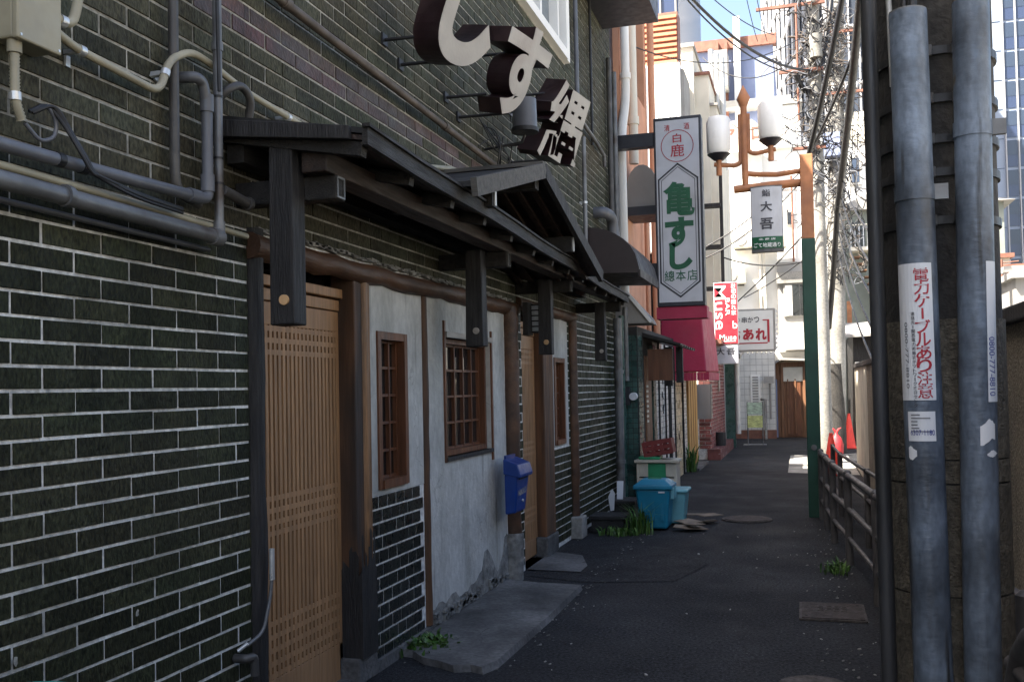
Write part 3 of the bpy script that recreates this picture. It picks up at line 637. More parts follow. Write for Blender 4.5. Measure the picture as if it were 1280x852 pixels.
for y, s_ in ((2.215, 'left of the hanging cables'), (2.31, 'where the black cables hang over')):
    MB().tube([wp(y - .012, 2.045, .08), wp(y + .012, 2.045, .08)], .0212, 12).build('tape_wrap', m_black, label='black tape around the grey plastic pipe, ' + s_, cat='tape')
for z_, s_ in ((2.13, 'lowest'), (2.22, 'middle'), (2.44, 'topmost')):
    p = Vector(wp(2.985, z_, .085)); MB().tube([p - ZP*.004, p + ZP*.004], .0185, 12).build('cable_tie', m_black, label=s_ + ' of three black ties around the grey downpipe', cat='cable tie')
pipe('hose_loop', 'dark hose looping out of the bricks above the eave corner', 'hose', [wp(3.06, 2.44, .02), wp(3.06, 2.49, .07), wp(3.13, 2.53, .09), wp(3.20, 2.49, .09), wp(3.22, 2.41, .06)], .0155, m_pvcd)
pipe('thin_pipe', 'short grey pipe with a pale end under the eave corner', 'pipe', [wp(3.0, 2.11, .09), wp(3.16, 2.09, .09)], .02, m_pvcd, joints=[(wp(3.165, 2.09, .09), YP, .02)])
pipe('long_pipe', 'brown painted pipe running level across the upper bricks', 'pipe', [wp(2.9, 2.985, .07), wp(7.05, 2.905, .07)], .02, m_rustpipe,
     joints=[(wp(3.5, 2.975, .07), YP, .05), (wp(5.35, 2.94, .07), YP, .05)])
pipe('conduit_pipe', 'pale conduit bending down behind the small gable roof', 'pipe', [wp(4.35, 2.50, .06), wp(4.95, 2.62, .06), wp(5.6, 2.74, .06), wp(5.9, 2.60, .06)], .015, m_beige)
# thin pipes toward the far end of the wall
pipe('vertical_pipe', 'thin pale pipe beside the upper window', 'pipe', [wp(9.05, 6.4), wp(9.05, 3.95)], .022, m_pvc)
pipe('vertical_pipe', 'thin grey conduit under the far end of the lettering', 'pipe', [wp(9.3, 3.85), wp(9.3, 2.55)], .021, m_steelpipe, clips=[(wp(9.3, 3.2), ZP)])
pipe('slanting_pipe', 'thin grey pipe slanting down right of the last wall character', 'pipe', [wp(9.05, 4.0), wp(9.9, 3.95), wp(10.35, 3.90), wp(10.36, 3.78)], .02, m_steelpipe)
pipe('vertical_pipe', 'thin dark cable running down from the overhead box', 'cable', [wp(9.85, 5.5, .03), wp(9.85, 3.9, .03)], .014, m_black)
pipe('vertical_pipe', 'grey drainpipe at the far corner of the brick wall, down to the ground', 'pipe', [wp(10.72, 2.15, .09), wp(10.72, .0, .09)], .048, m_steelpipe, joints=[(wp(10.72, 1.55, .09), ZP, .04), (wp(10.72, .55, .09), ZP, .04)], n=16)
pipe('vertical_pipe', 'dark conduit at the far edge of the bricks below the overhead box', 'pipe', [wp(10.75, 5.1, .05), wp(10.75, 2.4, .05)], .03, m_pvcd)
pipe('vertical_pipe', 'pale grey conduit along the outermost brick corner', 'pipe', [wp(10.95, 5.0, .07), wp(10.95, 2.3, .07)], .03, m_steelpipe)
pipe('elbow_pipe', 'fat grey vent elbow above the brown awning', 'pipe', [wp(10.0, 3.22, .0), wp(10.0, 3.22, .10), wp(10.3, 3.22, .14), wp(10.33, 2.9, .14)], .06, m_pvc, joints=[(wp(10.33, 3.0, .14), ZP, .08)], n=16)
# gas tap by the first door
tp = thing('gas_tap', 'small steel tap with a drooping hose beside the first lattice door', 'tap', wp(3.2, .42))
MB().tube(bez([wp(3.18, .40, 0), wp(3.18, .40, .05), wp(3.215, .40, .06), wp(3.22, .33, .06)]), .017, 10).build('spout', m_pvcd, tp)
MB().tube([wp(3.17, .43, .02), wp(3.19, .455, .05)], .008, 8).build('lever', m_clip, tp)
MB().tube(bez([wp(3.22, .44, .03), wp(3.30, .47, .05), wp(3.345, .62, .06), wp(3.35, .75, .06)]), .007, 8).build('hose', m_steelpipe, tp)
MB().tube([wp(3.35, .66, .06), wp(3.35, .78, .06)], .011, 8).build('nozzle', m_clip, tp)
# wall lamp near the second door
wl = thing('wall_lamp', 'dark wall lamp with a grilled pale shade under the eave by the second door', 'lamp', wp(6.95, 1.9))
MB().box(W + .09, W + .13, 6.86, 7.0, 1.78, 2.02).build('backplate', m_wood, wl)
MB().tube([wp(7.02, 1.80, .15), wp(7.02, 2.0, .15)], [.045, .06], 12).build('shade', m_sticker, wl)
mb = MB()
for k in range(6): mb.tube([wp(7.02, 1.80 + k*.04, .15), wp(7.02, 1.81 + k*.04, .15)], .064, 12)
mb.build('grille', m_black, wl)
# ------------------------------------------------------------------ raised characters on rods
def wall_char(ch, y, z, label, wd, ht, bold, dep=.19, tilt=rad(15), turn=rad(-23)):
    t = thing('sign_character', label, 'sign', (W + .45, y, z - ht/2), 'raised characters on the brick wall')
    v, f = glyph(ch, bold)
    rgt = Vector((-math.sin(turn), math.cos(turn), 0)); nrm = Vector((math.cos(turn), math.sin(turn), 0))
    up = ZP*math.cos(tilt) + nrm*math.sin(tilt); fn = nrm*math.cos(tilt) - ZP*math.sin(tilt)
    a_ = rad(-10); rgt, up = rgt*math.cos(a_) + up*math.sin(a_), up*math.cos(a_) - rgt*math.sin(a_)
    c = Vector((W + .47, y, z))
    q = [c + rgt*(p[0]*wd) + up*(p[1]*ht) for p in v]
    ed = {}
    for fc in f:
        for i in range(len(fc)): ed[(fc[i], fc[(i + 1) % len(fc)])] = 1
    rim = [e for e in ed if (e[1], e[0]) not in ed]
    ff = MB().add(q, f).add([p - fn*.012 for p in q], [fc[::-1] for fc in f]); ff.build('face', m_letter, t)
    n = len(q)
    MB().add([p - fn*.004 for p in q] + [p - fn*dep for p in q], [(b, a, n + a, n + b) for a, b in rim]).add([p - fn*(dep - .002) for p in q], [fc[::-1] for fc in f]).build('side', m_maroon, t)
    for a, b in ((-.36, .30), (.30, .34), (-.33, -.34), (.25, -.38)):
        p = c + rgt*a*wd + up*b*ht - fn*dep*.6
        MB().tube([(W - .01, p.y - .02, p.z), p], .010, 8).build('rod', m_black, t)
        MB().box(W, W + .012, p.y - .05, p.y + .01, p.z - .03, p.z + .03).build('rod_plate', m_black, t)
    return t
wall_char('し', 4.74, 3.38, 'raised white hook-shaped character with maroon sides, partly cut by the top of the photo', .40, .66, .045)
wall_char('す', 5.66, 3.31, 'raised white middle character with a loop, maroon sides, below the upper window', .42, .58, .035)
wall_char('縄', 6.78, 3.27, 'raised white many-stroked character nearest the small gable, maroon sides', .46, .58, .022)
mb = MB()
for k in range(9):
    y = 6.1 + R.random()*.5; mb.tube(bez([wp(y, 3.0 + R.random()*.3, .02), wp(y + R.uniform(-.1, .2), 2.95 + R.random()*.2, .12), wp(y + R.uniform(0, .3), 2.9 + R.random()*.3, .15), wp(y + .2, 2.75, .05)]), .004, 5)
mb.build('loose_wire', m_black, label='loose black wires dangling behind the last raised character', cat='wire')
fl = thing('flood_lamp', 'small grey lamp housing between the second and third raised characters', 'lamp', wp(6.25, 3.2))
MB().tube([wp(6.28, 3.14, .30), wp(6.28, 3.34, .30)], [.085, .08], 16).build('housing', m_pvc, fl)
MB().tube([wp(6.28, 3.115, .30), wp(6.28, 3.142, .30)], .094, 16).build('rim', m_black, fl)
mb = MB(); mb.tube([wp(6.28, 3.10, .30), wp(6.28, 3.05, .28), wp(6.3, 3.03, 0)], .009, 6); mb.build('bracket', m_black, fl)
# ------------------------------------------------------------------ post box
pb = thing('post_box', 'bright blue wall post box with a sloping lid beside the second door', 'post box', (-1.9, 6.5, .52))
x0, x1, ya, yb = -1.96, -1.865, 6.32, 6.62
MB().hexa([(x0, ya + .01, .525), (x1 - .025, ya + .025, .535), (x1 - .025, yb - .035, .535), (x0, yb - .02, .525), (x0, ya, .80), (x1, ya, .80), (x1, yb, .80), (x0, yb, .80)]).build('body', m_blue, pb, bevel=.01)
lidp = [(x0 - .004, ya - .008, .80), (x1 + .022, ya - .008, .775), (x1 + .024, ya - .008, .80), (x1 + .004, ya - .008, .865), (x0 - .004, ya - .008, .905)]
MB().prism(lidp, (0, yb - ya + .016, 0)).build('lid', m_blue, pb, bevel=.008)
MB().box(x1 - .012, x1 + .001, ya + .05, yb - .05, .762, .785).build('letter_slot', m_joint, pb); MB().tube([(x1 - .012, (ya + yb)/2, .61), (x1 - .002, (ya + yb)/2, .61)], .010, 10).build('lock', m_clip, pb)
MB().box(x0 - .01, x0 + .006, ya + .04, yb - .04, .90, .925).build('hanger', m_blue, pb)
text(MB(), 'NIKKO', (x1 - .006, (ya + yb)/2 - .01, .675), (0, 1, .06), ZP, .20, .042, .01).build('lettering', m_head, pb)
# ------------------------------------------------------------------ brown awning, far end of the brick wall
aw = thing('brown_awning', 'brown vinyl quarter-round awning on the far end of the brick wall', 'awning', (-1.8, 9.7, 2.5))
prof = [(W, 2.52)] + [(-1.50, 2.50), (-1.50, 2.55)] + [(W + .54*math.cos(t) + .0, 2.56 + .42*math.sin(t)) for t in [rad(a) for a in (6, 18, 30, 42, 54, 66, 78, 90)]]
MB().prism([(x, 9.45, z) for x, z in prof], (0, 1.3, 0)).build('canopy', m_brown, aw)
MB().box(-1.505, -1.485, 9.44, 10.76, 2.46, 2.53).build('valance', m_brown, aw)
# ------------------------------------------------------------------ left side beyond the brick wall
def tiles_x(mb, X, y0, y1, z0, z1, ty, tz, g=.006, t=.006, stag=False):   # tiles on a wall facing +X
    nz = int((z1 - z0)/tz)
    for k in range(nz):
        y = y0 - (ty/2 if stag and k % 2 else 0)
        while y < y1:
            a, b = max(y, y0) + g/2, min(y + ty, y1) - g/2
            if b - a > .01: mb.box(X, X + t, a, b, z0 + k*tz + g/2, z0 + (k + 1)*tz - g/2)
            y += ty
def tiles_y(mb, Y, x0, x1, z0, z1, tx, tz, g=.006, t=.006, stag=False):   # tiles on a wall facing -Y
    nz = int((z1 - z0)/tz)
    for k in range(nz):
        x = x0 - (tx/2 if stag and k % 2 else 0)
        while x < x1:
            a, b = max(x, x0) + g/2, min(x + tx, x1) - g/2
            if b - a > .01: mb.box(a, b, Y - t, Y, z0 + k*tz + g/2, z0 + (k + 1)*tz - g/2)
            x += tx
pe = thing('peach_building', 'peach stucco building with white downpipes beyond the brick wall', 'building', (-2.05, 12.8, 2.1))
mb = MB(); mb.box(-7, -2.30, 11.20, 13.3, 2.1, 7.0); mb.box(-2.30, -2.05, 11.70, 13.02, 2.1, 7.0); mb.box(-2.30, -2.05, 13.75, 13.95, 2.1, 7.0); mb.box(-2.30, -2.05, 13.02, 13.75, 2.1, 5.35); mb.build('wall', m_peach, pe)
MB().box(-2.30, -2.20, 13.02, 13.75, 5.35, 7.0).build('window', m_glass, pe)
MB().box(-2.29, -2.055, 13.02, 13.06, 5.352, 6.99).build('window_frame', m_signfr, pe)
MB().box(-2.35, -2.12, 11.14, 11.69, 2.1, 7.0).build('dark_side_panel', m_signfr, pe)
MB().tube([(-1.98, 13.98, 2.1), (-1.98, 13.98, 6.8)], .05, 10).build('pink_downpipe', m_peach, pe)
MB().tube([(-1.98, 13.2, 2.1), (-1.98, 13.2, 4.2)], .03, 8).build('thin_downpipe', m_peach, pe)
pipe('white_downpipe', 'white downpipe with an elbow in front of the peach wall, near one', 'pipe', [(-1.98, 11.75, 8), (-1.98, 11.75, 4.9), (-2.02, 11.6, 4.45), (-2.02, 11.6, 2.2)], .055, m_white, joints=[((-1.98, 11.75, 5.2), ZP, .07)])
pipe('white_downpipe', 'cream downpipe ending at a sheet hood in front of the peach wall', 'pipe', [(-1.96, 12.15, 8), (-1.96, 12.15, 4.2)], .06, m_cream, joints=[((-1.96, 12.15, 4.75), ZP, .10)])
hd = thing('duct_hood', 'grey sheet metal hood with a rounded top behind the big lit sign', 'duct', (-1.8, 12.1, 3.6))
hp = [(-2.03, 12.0, 3.62), (-1.66, 12.0, 3.62), (-1.66, 12.0, 3.85)] + [(-1.845 + .185*math.cos(rad(a)), 12.0, 3.88 + .27*math.sin(rad(a))) for a in range(10, 180, 18)] + [(-2.03, 12.0, 3.85)]
MB().prism(hp, (0, .45, 0)).build('hood', m_grwall, hd)
MB().box(-2.04, -1.62, 11.9, 12.5, 3.50, 3.61).build('hood_shelf', m_signfr, hd)
# big hanging sign
sg = thing('hanging_sign', 'tall grey lit-box sign with green brush characters and red crest, dark frame', 'sign', (-1.31, 11.35, 2.3))
SY = 11.28
MB().box(-1.585, -1.035, SY, SY + .2, 2.30, 4.51).build('box', m_signfr, sg, bevel=.01)
fa = MB().box(-1.56, -1.063, SY - .006, SY + .01, 2.35, 4.47).build('panel', m_signw, sg)
def t_sign(s, x, z, w_, h_, mat, bold=.02, rot=0): text(MB(), s, (x, SY - .010, z), XP, ZP, w_, h_, bold, rot).build('lettering', mat, fa)
t_sign('清', -1.425, 4.38, .065, .075, m_red, .004); t_sign('酒', -1.20, 4.385, .065, .075, m_red, .004)
t_sign('白', -1.312, 4.255, .10, .105, m_red, .012); t_sign('鹿', -1.312, 4.11, .16, .145, m_red, .008)
def stroke_loop(pts, wd, y):                                # flat outline in the sign plane
    mb = MB(); n = len(pts)
    for i in range(n):
        a, b = Vector((pts[i][0], 0, pts[i][1])), Vector((pts[(i + 1) % n][0], 0, pts[(i + 1) % n][1]))
        d = (b - a).normalized(); o = Vector((d.z, 0, -d.x))*wd/2; e = d*wd*.4
        mb.quad(*[Vector((p.x, y, p.z)) for p in (a - e - o, b + e - o, b + e + o, a - e + o)])
    return mb
stroke_loop([(-1.312 + .185*math.cos(rad(a)), 4.165 + .185*math.sin(rad(a))) for a in range(0, 360, 12)], .008, SY - .0095).build('ring', m_red, fa)
def hexpts(d): return [(-1.535 + d, 3.78 - d*.4), (-1.312, 3.955 - d*1.1), (-1.088 - d, 3.78 - d*.4), (-1.088 - d, 2.58 + d*.4), (-1.312, 2.41 + d*1.1), (-1.535 + d, 2.58 + d*.4)]
stroke_loop(hexpts(0), .018, SY - .0095).build('border', m_signfr, fa); stroke_loop(hexpts(.032), .007, SY - .0095).build('border', m_signfr, fa)
t_sign('亀', -1.308, 3.55, .36, .40, m_green, .03); t_sign('す', -1.31, 3.16, .33, .35, m_green, .05); t_sign('し', -1.30, 2.88, .27, .31, m_green, .05)
for k, c in enumerate('總本店'): t_sign(c, -1.435 + k*.13, 2.655, .115, .125, m_green, .008)
for z in (4.20, 2.62): MB().box(-2.05, -1.585, SY + .04, SY + .17, z, z + .16 if z > 3 else z + .2).build('arm', m_signfr, sg)
MB().box(-1.60, -1.02, SY + .02, SY + .3, 2.16, 2.298).build('lower_box', m_crim, sg)
# small white awning at the corner, low eatery with tiled walls
ca = thing('corner_hood', 'small grey and white slanted hood at the corner under the brick wall', 'awning', (-1.9, 11.3, 2.1))
MB().prism([(-2.08, 11.25, 2.12), (-1.66, 11.25, 2.12), (-1.70, 11.25, 2.2), (-1.95, 11.25, 2.48), (-2.08, 11.25, 2.50)], (0, .5, 0)).build('hood', m_grwall, ca)
MB().bar((-1.655, 11.235, 2.13), (-1.94, 11.235, 2.49), .02, .04).build('hood_edge', m_white, ca)
lo = thing('tiled_eatery', 'low eatery with white and beige tiled front, dark pent roof and an ochre door', 'building', (-1.8, 14, 0))
mb = MB(); mb.box(-5, -1.812, 11.15, 17.4, -.05, 2.08); mb.box(-6, -2.02, 13.97, 17.4, 2.08, 3.3); mb.build('wall', m_joint, lo)
mb = MB(); tiles_x(mb, -1.812, 12.32, 14.35, 0.0, 1.95, .115, .075); mb.build('white_tile_field', m_wtile, lo, kind='stuff')
mb = MB(); tiles_x(mb, -1.812, 14.4, 15.3, 0.0, 1.95, .115, .115); mb.build('beige_tile_field', m_btile, lo, kind='stuff')
mb = MB(); tiles_x(mb, -1.812, 15.5, 15.95, 0.0, 1.95, .115, .06, stag=True); mb.build('tile_field', m_wtile, lo, kind='stuff')
mb = MB(); tiles_x(mb, -1.812, 11.16, 11.5, 0.0, 2.0, .11, .06); mb.build('green_tile_field', m_gtile, lo, kind='stuff')
mb = MB()
for y in (12.75, 13.35, 13.9, 14.37, 15.4): mb.box(-1.83, -1.785, y - .012, y + .012, 0, 1.95)
mb.build('black_strip', m_joint, lo, kind='stuff')
rr = random.Random(5)
for y, z in ((13.1, 1.45), (13.1, 1.25), (13.15, 1.05), (14.5, 1.5), (14.85, .62), (14.5, .6)):
    MB().tube(bez([(-1.800, y + rr.uniform(-.06, .06), z + rr.uniform(-.06, .09)) for _ in range(6)]), .006, 5).build('scrawl', m_joint, lo)
dr = MB().box(-1.83, -1.79, 11.62, 12.05, 0.05, 1.75).build('door', m_housew, lo)
for k in range(8): MB().box(-1.792, -1.78, 11.62, 11.72, .95 + k*.06, .975 + k*.06).build('slat', m_cream, dr)
MB().box(-1.83, -1.77, 12.08, 12.3, 0, 1.9).build('green_post', m_gtile, lo)
MB().box(-1.84, -1.775, 16.0, 17.32, 0.04, 1.85).build('door', m_oak, lo)
for y in (16.28, 16.62, 16.95): MB().box(-1.774, -1.768, y - .012, y + .012, .05, 1.84).build('door_seam', m_housew, lo)
MB().box(-1.9, -1.62, 15.9, 17.5, -.01, .04).build('door_step', m_slab, lo)
pr = MB().hexa([(-2.12, 11.55, 2.06), (-1.36, 11.55, 1.86), (-1.36, 13.1, 1.84), (-2.12, 13.1, 2.06), (-2.12, 11.55, 2.12), (-1.36, 11.55, 1.885), (-1.36, 13.1, 1.865), (-2.12, 13.1, 2.12)]).build('pent_roof', m_roof, lo)
for k in range(7): MB().bar((-2.1, 11.62 + k*.24, 2.075), (-1.35, 11.62 + k*.24, 1.855), .03, .03).build('batten', m_grayboard, pr)
MB().box(-1.78, -1.48, 11.72, 11.76, 1.45, 1.83).build('signboard', m_frame, lo)
mb = MB(); tiles_y(mb, 11.15, -2.06, -1.815, 0, 2.0, .06, .06); mb.build('green_tile_field', m_gtile, lo, kind='stuff')
for x in (-1.43, -1.56): MB().box(x - .04, x + .04, 11.95, 12.03, 1.38 if x < -1.5 else 1.42, 1.86).build('hanging_post', m_wood, lo)
for k, (y, x) in enumerate(((12.4, -1.62),)): MB().tube([(x, y, 0.05), (x, y, 1.86)], .014, 8).build('stay_rod', m_wood, lo)
gw = MB().box(-2.02, -1.99, 14.5, 15.6, 2.2, 2.75).build('window', m_glass, lo)
for k in range(4): MB().box(-1.992, -1.975, 14.5, 15.6, 2.3 + k*.13, 2.315 + k*.13).build('glazing_bar', m_sticker, gw)
for k in range(6): MB().box(-1.99, -1.972, 14.6 + k*.18, 14.615 + k*.18, 2.2, 2.75).build('mullion', m_sticker, gw)
MB().box(-2.02, -1.9, 15.9, 16.1, 2.0, 3.0).build('pillar', m_cream, lo)
cr = thing('crimson_awning', 'deep crimson canvas shop awning hanging below the big sign', 'awning', (-1.6, 15, 1.46))
MB().hexa([(-2.0, 14.46, 1.58), (-1.335, 14.46, 1.58), (-1.30, 16.3, 1.60), (-2.0, 16.3, 1.60), (-2.0, 14.52, 2.78), (-1.40, 14.50, 2.58), (-1.38, 16.25, 2.58), (-2.0, 16.2, 2.78)]).build('canopy', m_crim, cr, bevel=.02)
mb = MB()
for k in range(14):
    a = -2.0 + .665*k/14; mb.hexa([(a + .002, 14.452 + (.008 if k % 2 else 0), 1.455), (a + .046, 14.456, 1.455), (a + .046, 14.47, 1.455), (a + .002, 14.47, 1.455), (a + .002, 14.455, 1.572), (a + .046, 14.455, 1.572), (a + .046, 14.47, 1.572), (a + .002, 14.47, 1.572)])
mb.box(-1.34, -1.30, 14.455, 16.3, 1.46, 1.575); mb.build('valance', m_crim, cr)
# red brick bar front
rb = thing('red_brick_bar', 'small bar front of rough red bricks with white flecks under a rust red lintel', 'building', (-1.85, 19.6, 0))
MB().box(-5, -1.64, 18.3, 21.7, -.05, 2.15).build('wall', m_mortar, rb)
mb = MB(); tiles_x(mb, -1.64, 18.32, 21.68, .20, 2.1, .21, .07, .01, .012, True); tiles_y(mb, 18.3, -1.85, -1.63, .2, 2.1, .21, .07, .01, .012, True); mb.build('brick_field', m_rbrick, rb, kind='stuff')
MB().box(-1.7, -1.46, 18.2, 21.7, 0, .20).build('step', m_rbrick, rb)
MB().box(-1.95, -1.35, 17.6, 21.4, 2.12, 2.2).build('lintel_roof', m_rust, rb)
MB().obox((-1.61, 20.1, 1.45), (YP + ZP*.35, ZP - YP*.35, XP), (.14, .17, .01)).build('notice', m_head, rb)
sb = thing('light_box', 'narrow grey upright light box with faint lettering beside the ochre door', 'sign', (-1.7, 17.6, .6))
MB().box(-1.83, -1.56, 17.52, 17.68, .78, 1.40).build('box', m_grwall, sb)
fb = MB().box(-1.555, -1.54, 17.53, 17.67, .79, 1.39).build('panel', m_head, sb)
for k in range(4): MB().box(-1.539, -1.536, 17.56, 17.64, .88 + k*.13, .96 + k*.13).build('print', m_inkb, fb)
MB().tube([(-1.55, 19.3, .2), (-1.55, 19.3, .46)], .11, 14).build('urn', m_wood, label='small black urn on the red brick bar step', cat='urn')
# bar sign and the sushi box under it
mu = thing('bar_sign', 'bright red upright bar sign with white sideways lettering', 'sign', (-1.3, 18.0, 2.1))
MB().box(-1.50, -1.075, 18.0, 18.12, 2.12, 3.25).build('box', m_signw2, mu, bevel=.01)
fm = MB().box(-1.49, -1.085, 17.99, 18.0, 2.13, 3.24).build('panel', m_red, mu)
def t_mu(s, x, z, w_, h_, mat=m_whitepr, bold=.004, r=XP, u=ZP): text(MB(), s, (x, 17.986, z), r, u, w_, h_, bold).build('lettering', mat, fm)
t_mu('Muse', -1.385, 2.79, .80, .20, bold=.004, r=-ZP, u=XP); t_mu('BAR', -1.255, 2.80, .32, .075, r=-ZP, u=XP)
for k, c in enumerate('お初の隠れ家'): t_mu(c, -1.145, 3.18 - k*.098, .085, .085, bold=.012)
t_mu('b', -1.13, 2.47, .08, .14); t_mu('Muse', -1.26, 2.245, .30, .10, m_signw2, .006)
MB().box(-1.45, -1.12, 17.984, 17.988, 2.165, 2.18).build('rule', m_whitepr, fm)
dg = thing('sushi_box_sign', 'white box sign with two black characters below the red bar sign', 'sign', (-1.3, 18, 1.75))
MB().box(-1.50, -1.085, 18.0, 18.14, 1.76, 2.10).build('box', m_signw, dg, bevel=.015)
for k, c in enumerate('大吾'): text(MB(), c, (-1.40 + k*.185, 17.995, 1.99), XP, ZP, .15, .13, .02).build('lettering', m_inkb, dg)
# skewer shop sign
sk = thing('skewer_shop_sign', 'wide pale sign with red brush lettering in a red bracket', 'sign', (-1.0, 21, 2.05))
MB().box(-1.62, -.50, 21.0, 21.14, 2.07, 2.97).build('box', m_grwall, sk, bevel=.01)
fk = MB().box(-1.58, -.54, 20.985, 21.0, 2.11, 2.93).build('panel', m_signw2, sk)
def t_sk(s, x, z, w_, h_, mat, b): text(MB(), s, (x, 20.98, z), XP, ZP, w_, h_, b).build('lettering', mat, fk)
for k, c in enumerate('おあれ'): t_sk(c, -1.31 + k*.26, 2.43, .225, .25, m_red, .05)
for k, c in enumerate('の串かつ'): t_sk(c, -1.25 + k*.125, 2.74, .075 if k == 0 else .11, .07 if k == 0 else .12, m_inkb, .02)
mb = MB(); mb.box(-.66, -.615, 20.978, 20.982, 2.26, 2.74); mb.box(-.75, -.66, 20.978, 20.982, 2.715, 2.74); mb.box(-1.5, -.66, 20.978, 20.982, 2.235, 2.26); mb.build('bracket_mark', m_red, fk)
for k in range(11): MB().prism([(-1.55 + k*.095, 21.0, 2.065), (-1.455 + k*.095, 21.0, 2.065), (-1.50 + k*.095, 21.0, 2.0)], (0, .14, 0)).build('fringe_tooth', m_signw2, sk)
for k in range(9): MB().prism([(-.498, 21.0, 2.1 + k*.095), (-.498, 21.0, 2.195 + k*.095), (-.44, 21.0, 2.15 + k*.095)], (0, .14, 0)).build('fringe_tooth', m_signw2, sk)
# ------------------------------------------------------------------ far buildings of the alley
co = thing('clad_building', 'narrow building in white ribbed cladding behind the big lit sign', 'building', (-2.3, 18.3, 0))
MB().box(-5.0, -1.99, 17.75, 19.0, 3.85, 7.3).build('wall', m_corr, co)
mb = MB()
for k in range(28): mb.box(-4.95 + k*.105, -4.92 + k*.105, 17.73, 17.75, 3.86, 7.28)
mb.build('rib', m_corr, co, kind='stuff')
MB().box(-1.99, -1.93, 17.9, 18.9, 3.9, 7.22).build('side_sheet', m_grwall, co)
lv = thing('louvre_box', 'orange slatted louvre box standing above the white clad building', 'louvre', (-2.6, 17.4, 7.3))
MB().box(-2.9, -2.02, 17.9, 18.3, 7.3, 8.3).build('box', m_rust, lv)
for k in range(9): MB().box(-2.88, -2.04, 17.86, 17.9, 7.34 + k*.105, 7.395 + k*.105).build('slat', m_louv, lv)
cb = thing('stepped_building', 'cream building stepping down with silver flues on its roof edge', 'building', (-1.7, 20.5, 0))
mb = MB()
mb.box(-5.5, -1.87, 19.05, 21.7, 2.15, 8.0); mb.box(-1.87, -1.60, 19.3, 21.7, 2.15, 7.5); mb.box(-1.60, -1.47, 19.4, 21.7, 2.15, 6.9); mb.box(-1.47, -1.40, 19.5, 21.7, 2.15, 6.1)
mb.build('wall', m_cream, cb)
MB().box(-5.5, -1.84, 19.0, 21.7, 8.0, 8.08).build('roof_edge', m_grwall, cb); MB().box(-1.87, -1.57, 19.25, 21.7, 7.5, 7.56).build('roof_edge', m_rust, cb); MB().box(-1.60, -1.44, 19.35, 21.7, 6.9, 6.95).build('roof_edge', m_grwall, cb)
nb = thing('shading_house', 'plain grey house added to shade the alley end, between the red brick bar and the white tiled house', 'building', (-3, 23.5, 0))
MB().box(-6, -1.95, 21.75, 25.35, -.05, 4.6).build('wall', m_grwall, nb)  # block added here to shade the foot of the alley end
for k, x in enumerate((-1.66, -1.55, -1.44)): MB().tube([(x, 20.8, 5.9), (x, 20.8, 8.5 - k*.1)], .06, 10).build('flue', m_cap, cb)
MB().box(-1.43, -1.37, 19.0, 19.1, 3.0, 5.6).build('dark_post', m_wood, cb)
for z in (3.2, 4.0, 4.8): MB().box(-1.85, -1.40, 18.85, 19.05, z, z + .07).build('balcony_rail', m_wood, cb)
wb = thing('white_building', 'big plain white building closing the end of the alley', 'building', (-.9, 27, 0))
A = at(893, 198, Y=26.5); B = at(953, 386, Y=26.5); C_ = at(1003, 196, Y=26.5)
MB().box(-6, -.86, 26.5, 32, B.z, A.z + .15).build('wall', m_white, wb)
MB().box(-.86, .35, 26.75, 32, 2.0, A.z + .3).build('right_wall', m_white, wb)
MB().box(-6, .25, 26.9, 32, -.05, B.z).build('lower_wall', m_cream, wb)
MB().box(-.9, -.84, 26.44, 26.5, B.z, 5.2).build('corner_trim', m_cream, wb)
MB().box(-2.2, -.86, 26.47, 26.5, 5.22, 5.26).build('joint', m_grwall, wb)
for px0, px1, py0, py1 in ((923, 932, 350, 388), (935, 944, 352, 389), (957, 966, 343, 388)):
    a, b = at(px0, py1, Y=26.9), at(px1, py0, Y=26.9)
    f_ = MB().box(a.x - .04, b.x + .04, 26.84, 26.9, a.z - .04, b.z + .04).build('window', m_grwall, wb); MB().box(a.x, b.x, 26.83, 26.85, a.z, b.z).build('pane', m_glass, f_)
a, b = at(983, 282, Y=26.75), at(991, 264, Y=26.75)
f_ = MB().box(a.x, b.x, 26.70, 26.75, a.z, b.z).build('window', m_grwall, wb); MB().box(a.x + .03, b.x - .03, 26.69, 26.71, a.z + .03, b.z - .03).build('pane', m_glass, f_)
for px_a, py_a in ((930, 300), (918, 345), (968, 300)):
    q = at(px_a, py_a, Y=26.3); u_ = thing('air_conditioner', {930: 'upper', 918: 'lower left', 968: 'right hand'}[px_a] + ' boxed air conditioner fixed on the big white wall', 'air conditioner', (q.x, 26.3, q.z), 'air conditioners on the white wall')
    MB().box(q.x - .3, q.x + .3, 26.12, 26.46, q.z - .22, q.z + .22).build('casing', m_cream, u_, bevel=.02); MB().tube([(q.x - .08, 26.115, q.z), (q.x - .08, 26.10, q.z)], .16, 16).build('fan_grille', m_grwall, u_); MB().bar((q.x - .25, 26.3, q.z - .25), (q.x + .25, 26.3, q.z - .25), .04, .04).build('bracket', m_steelpipe, u_)
for k, px_a in enumerate((905, 948, 990)):
    q = at(px_a, 250, Y=26.42); z1_ = 7.0 if k < 2 else 6.9
    pipe('wall_pipe', ('left', 'middle', 'right')[k] + ' thin pipe running down the big white wall', 'pipe', [(q.x, 26.42 + (.25 if k == 2 else 0), z1_), (q.x, 26.42 + (.25 if k == 2 else 0), 3.4)], .03, (m_grwall, m_cream, m_rust)[k])
ap = thing('roof_sign', 'cream roof board with worn rust lettering on the white building', 'sign', (-1.2, 25.8, 7.3))
a, b = at(905, 192, Y=26.2), at(952, 148, Y=26.2)
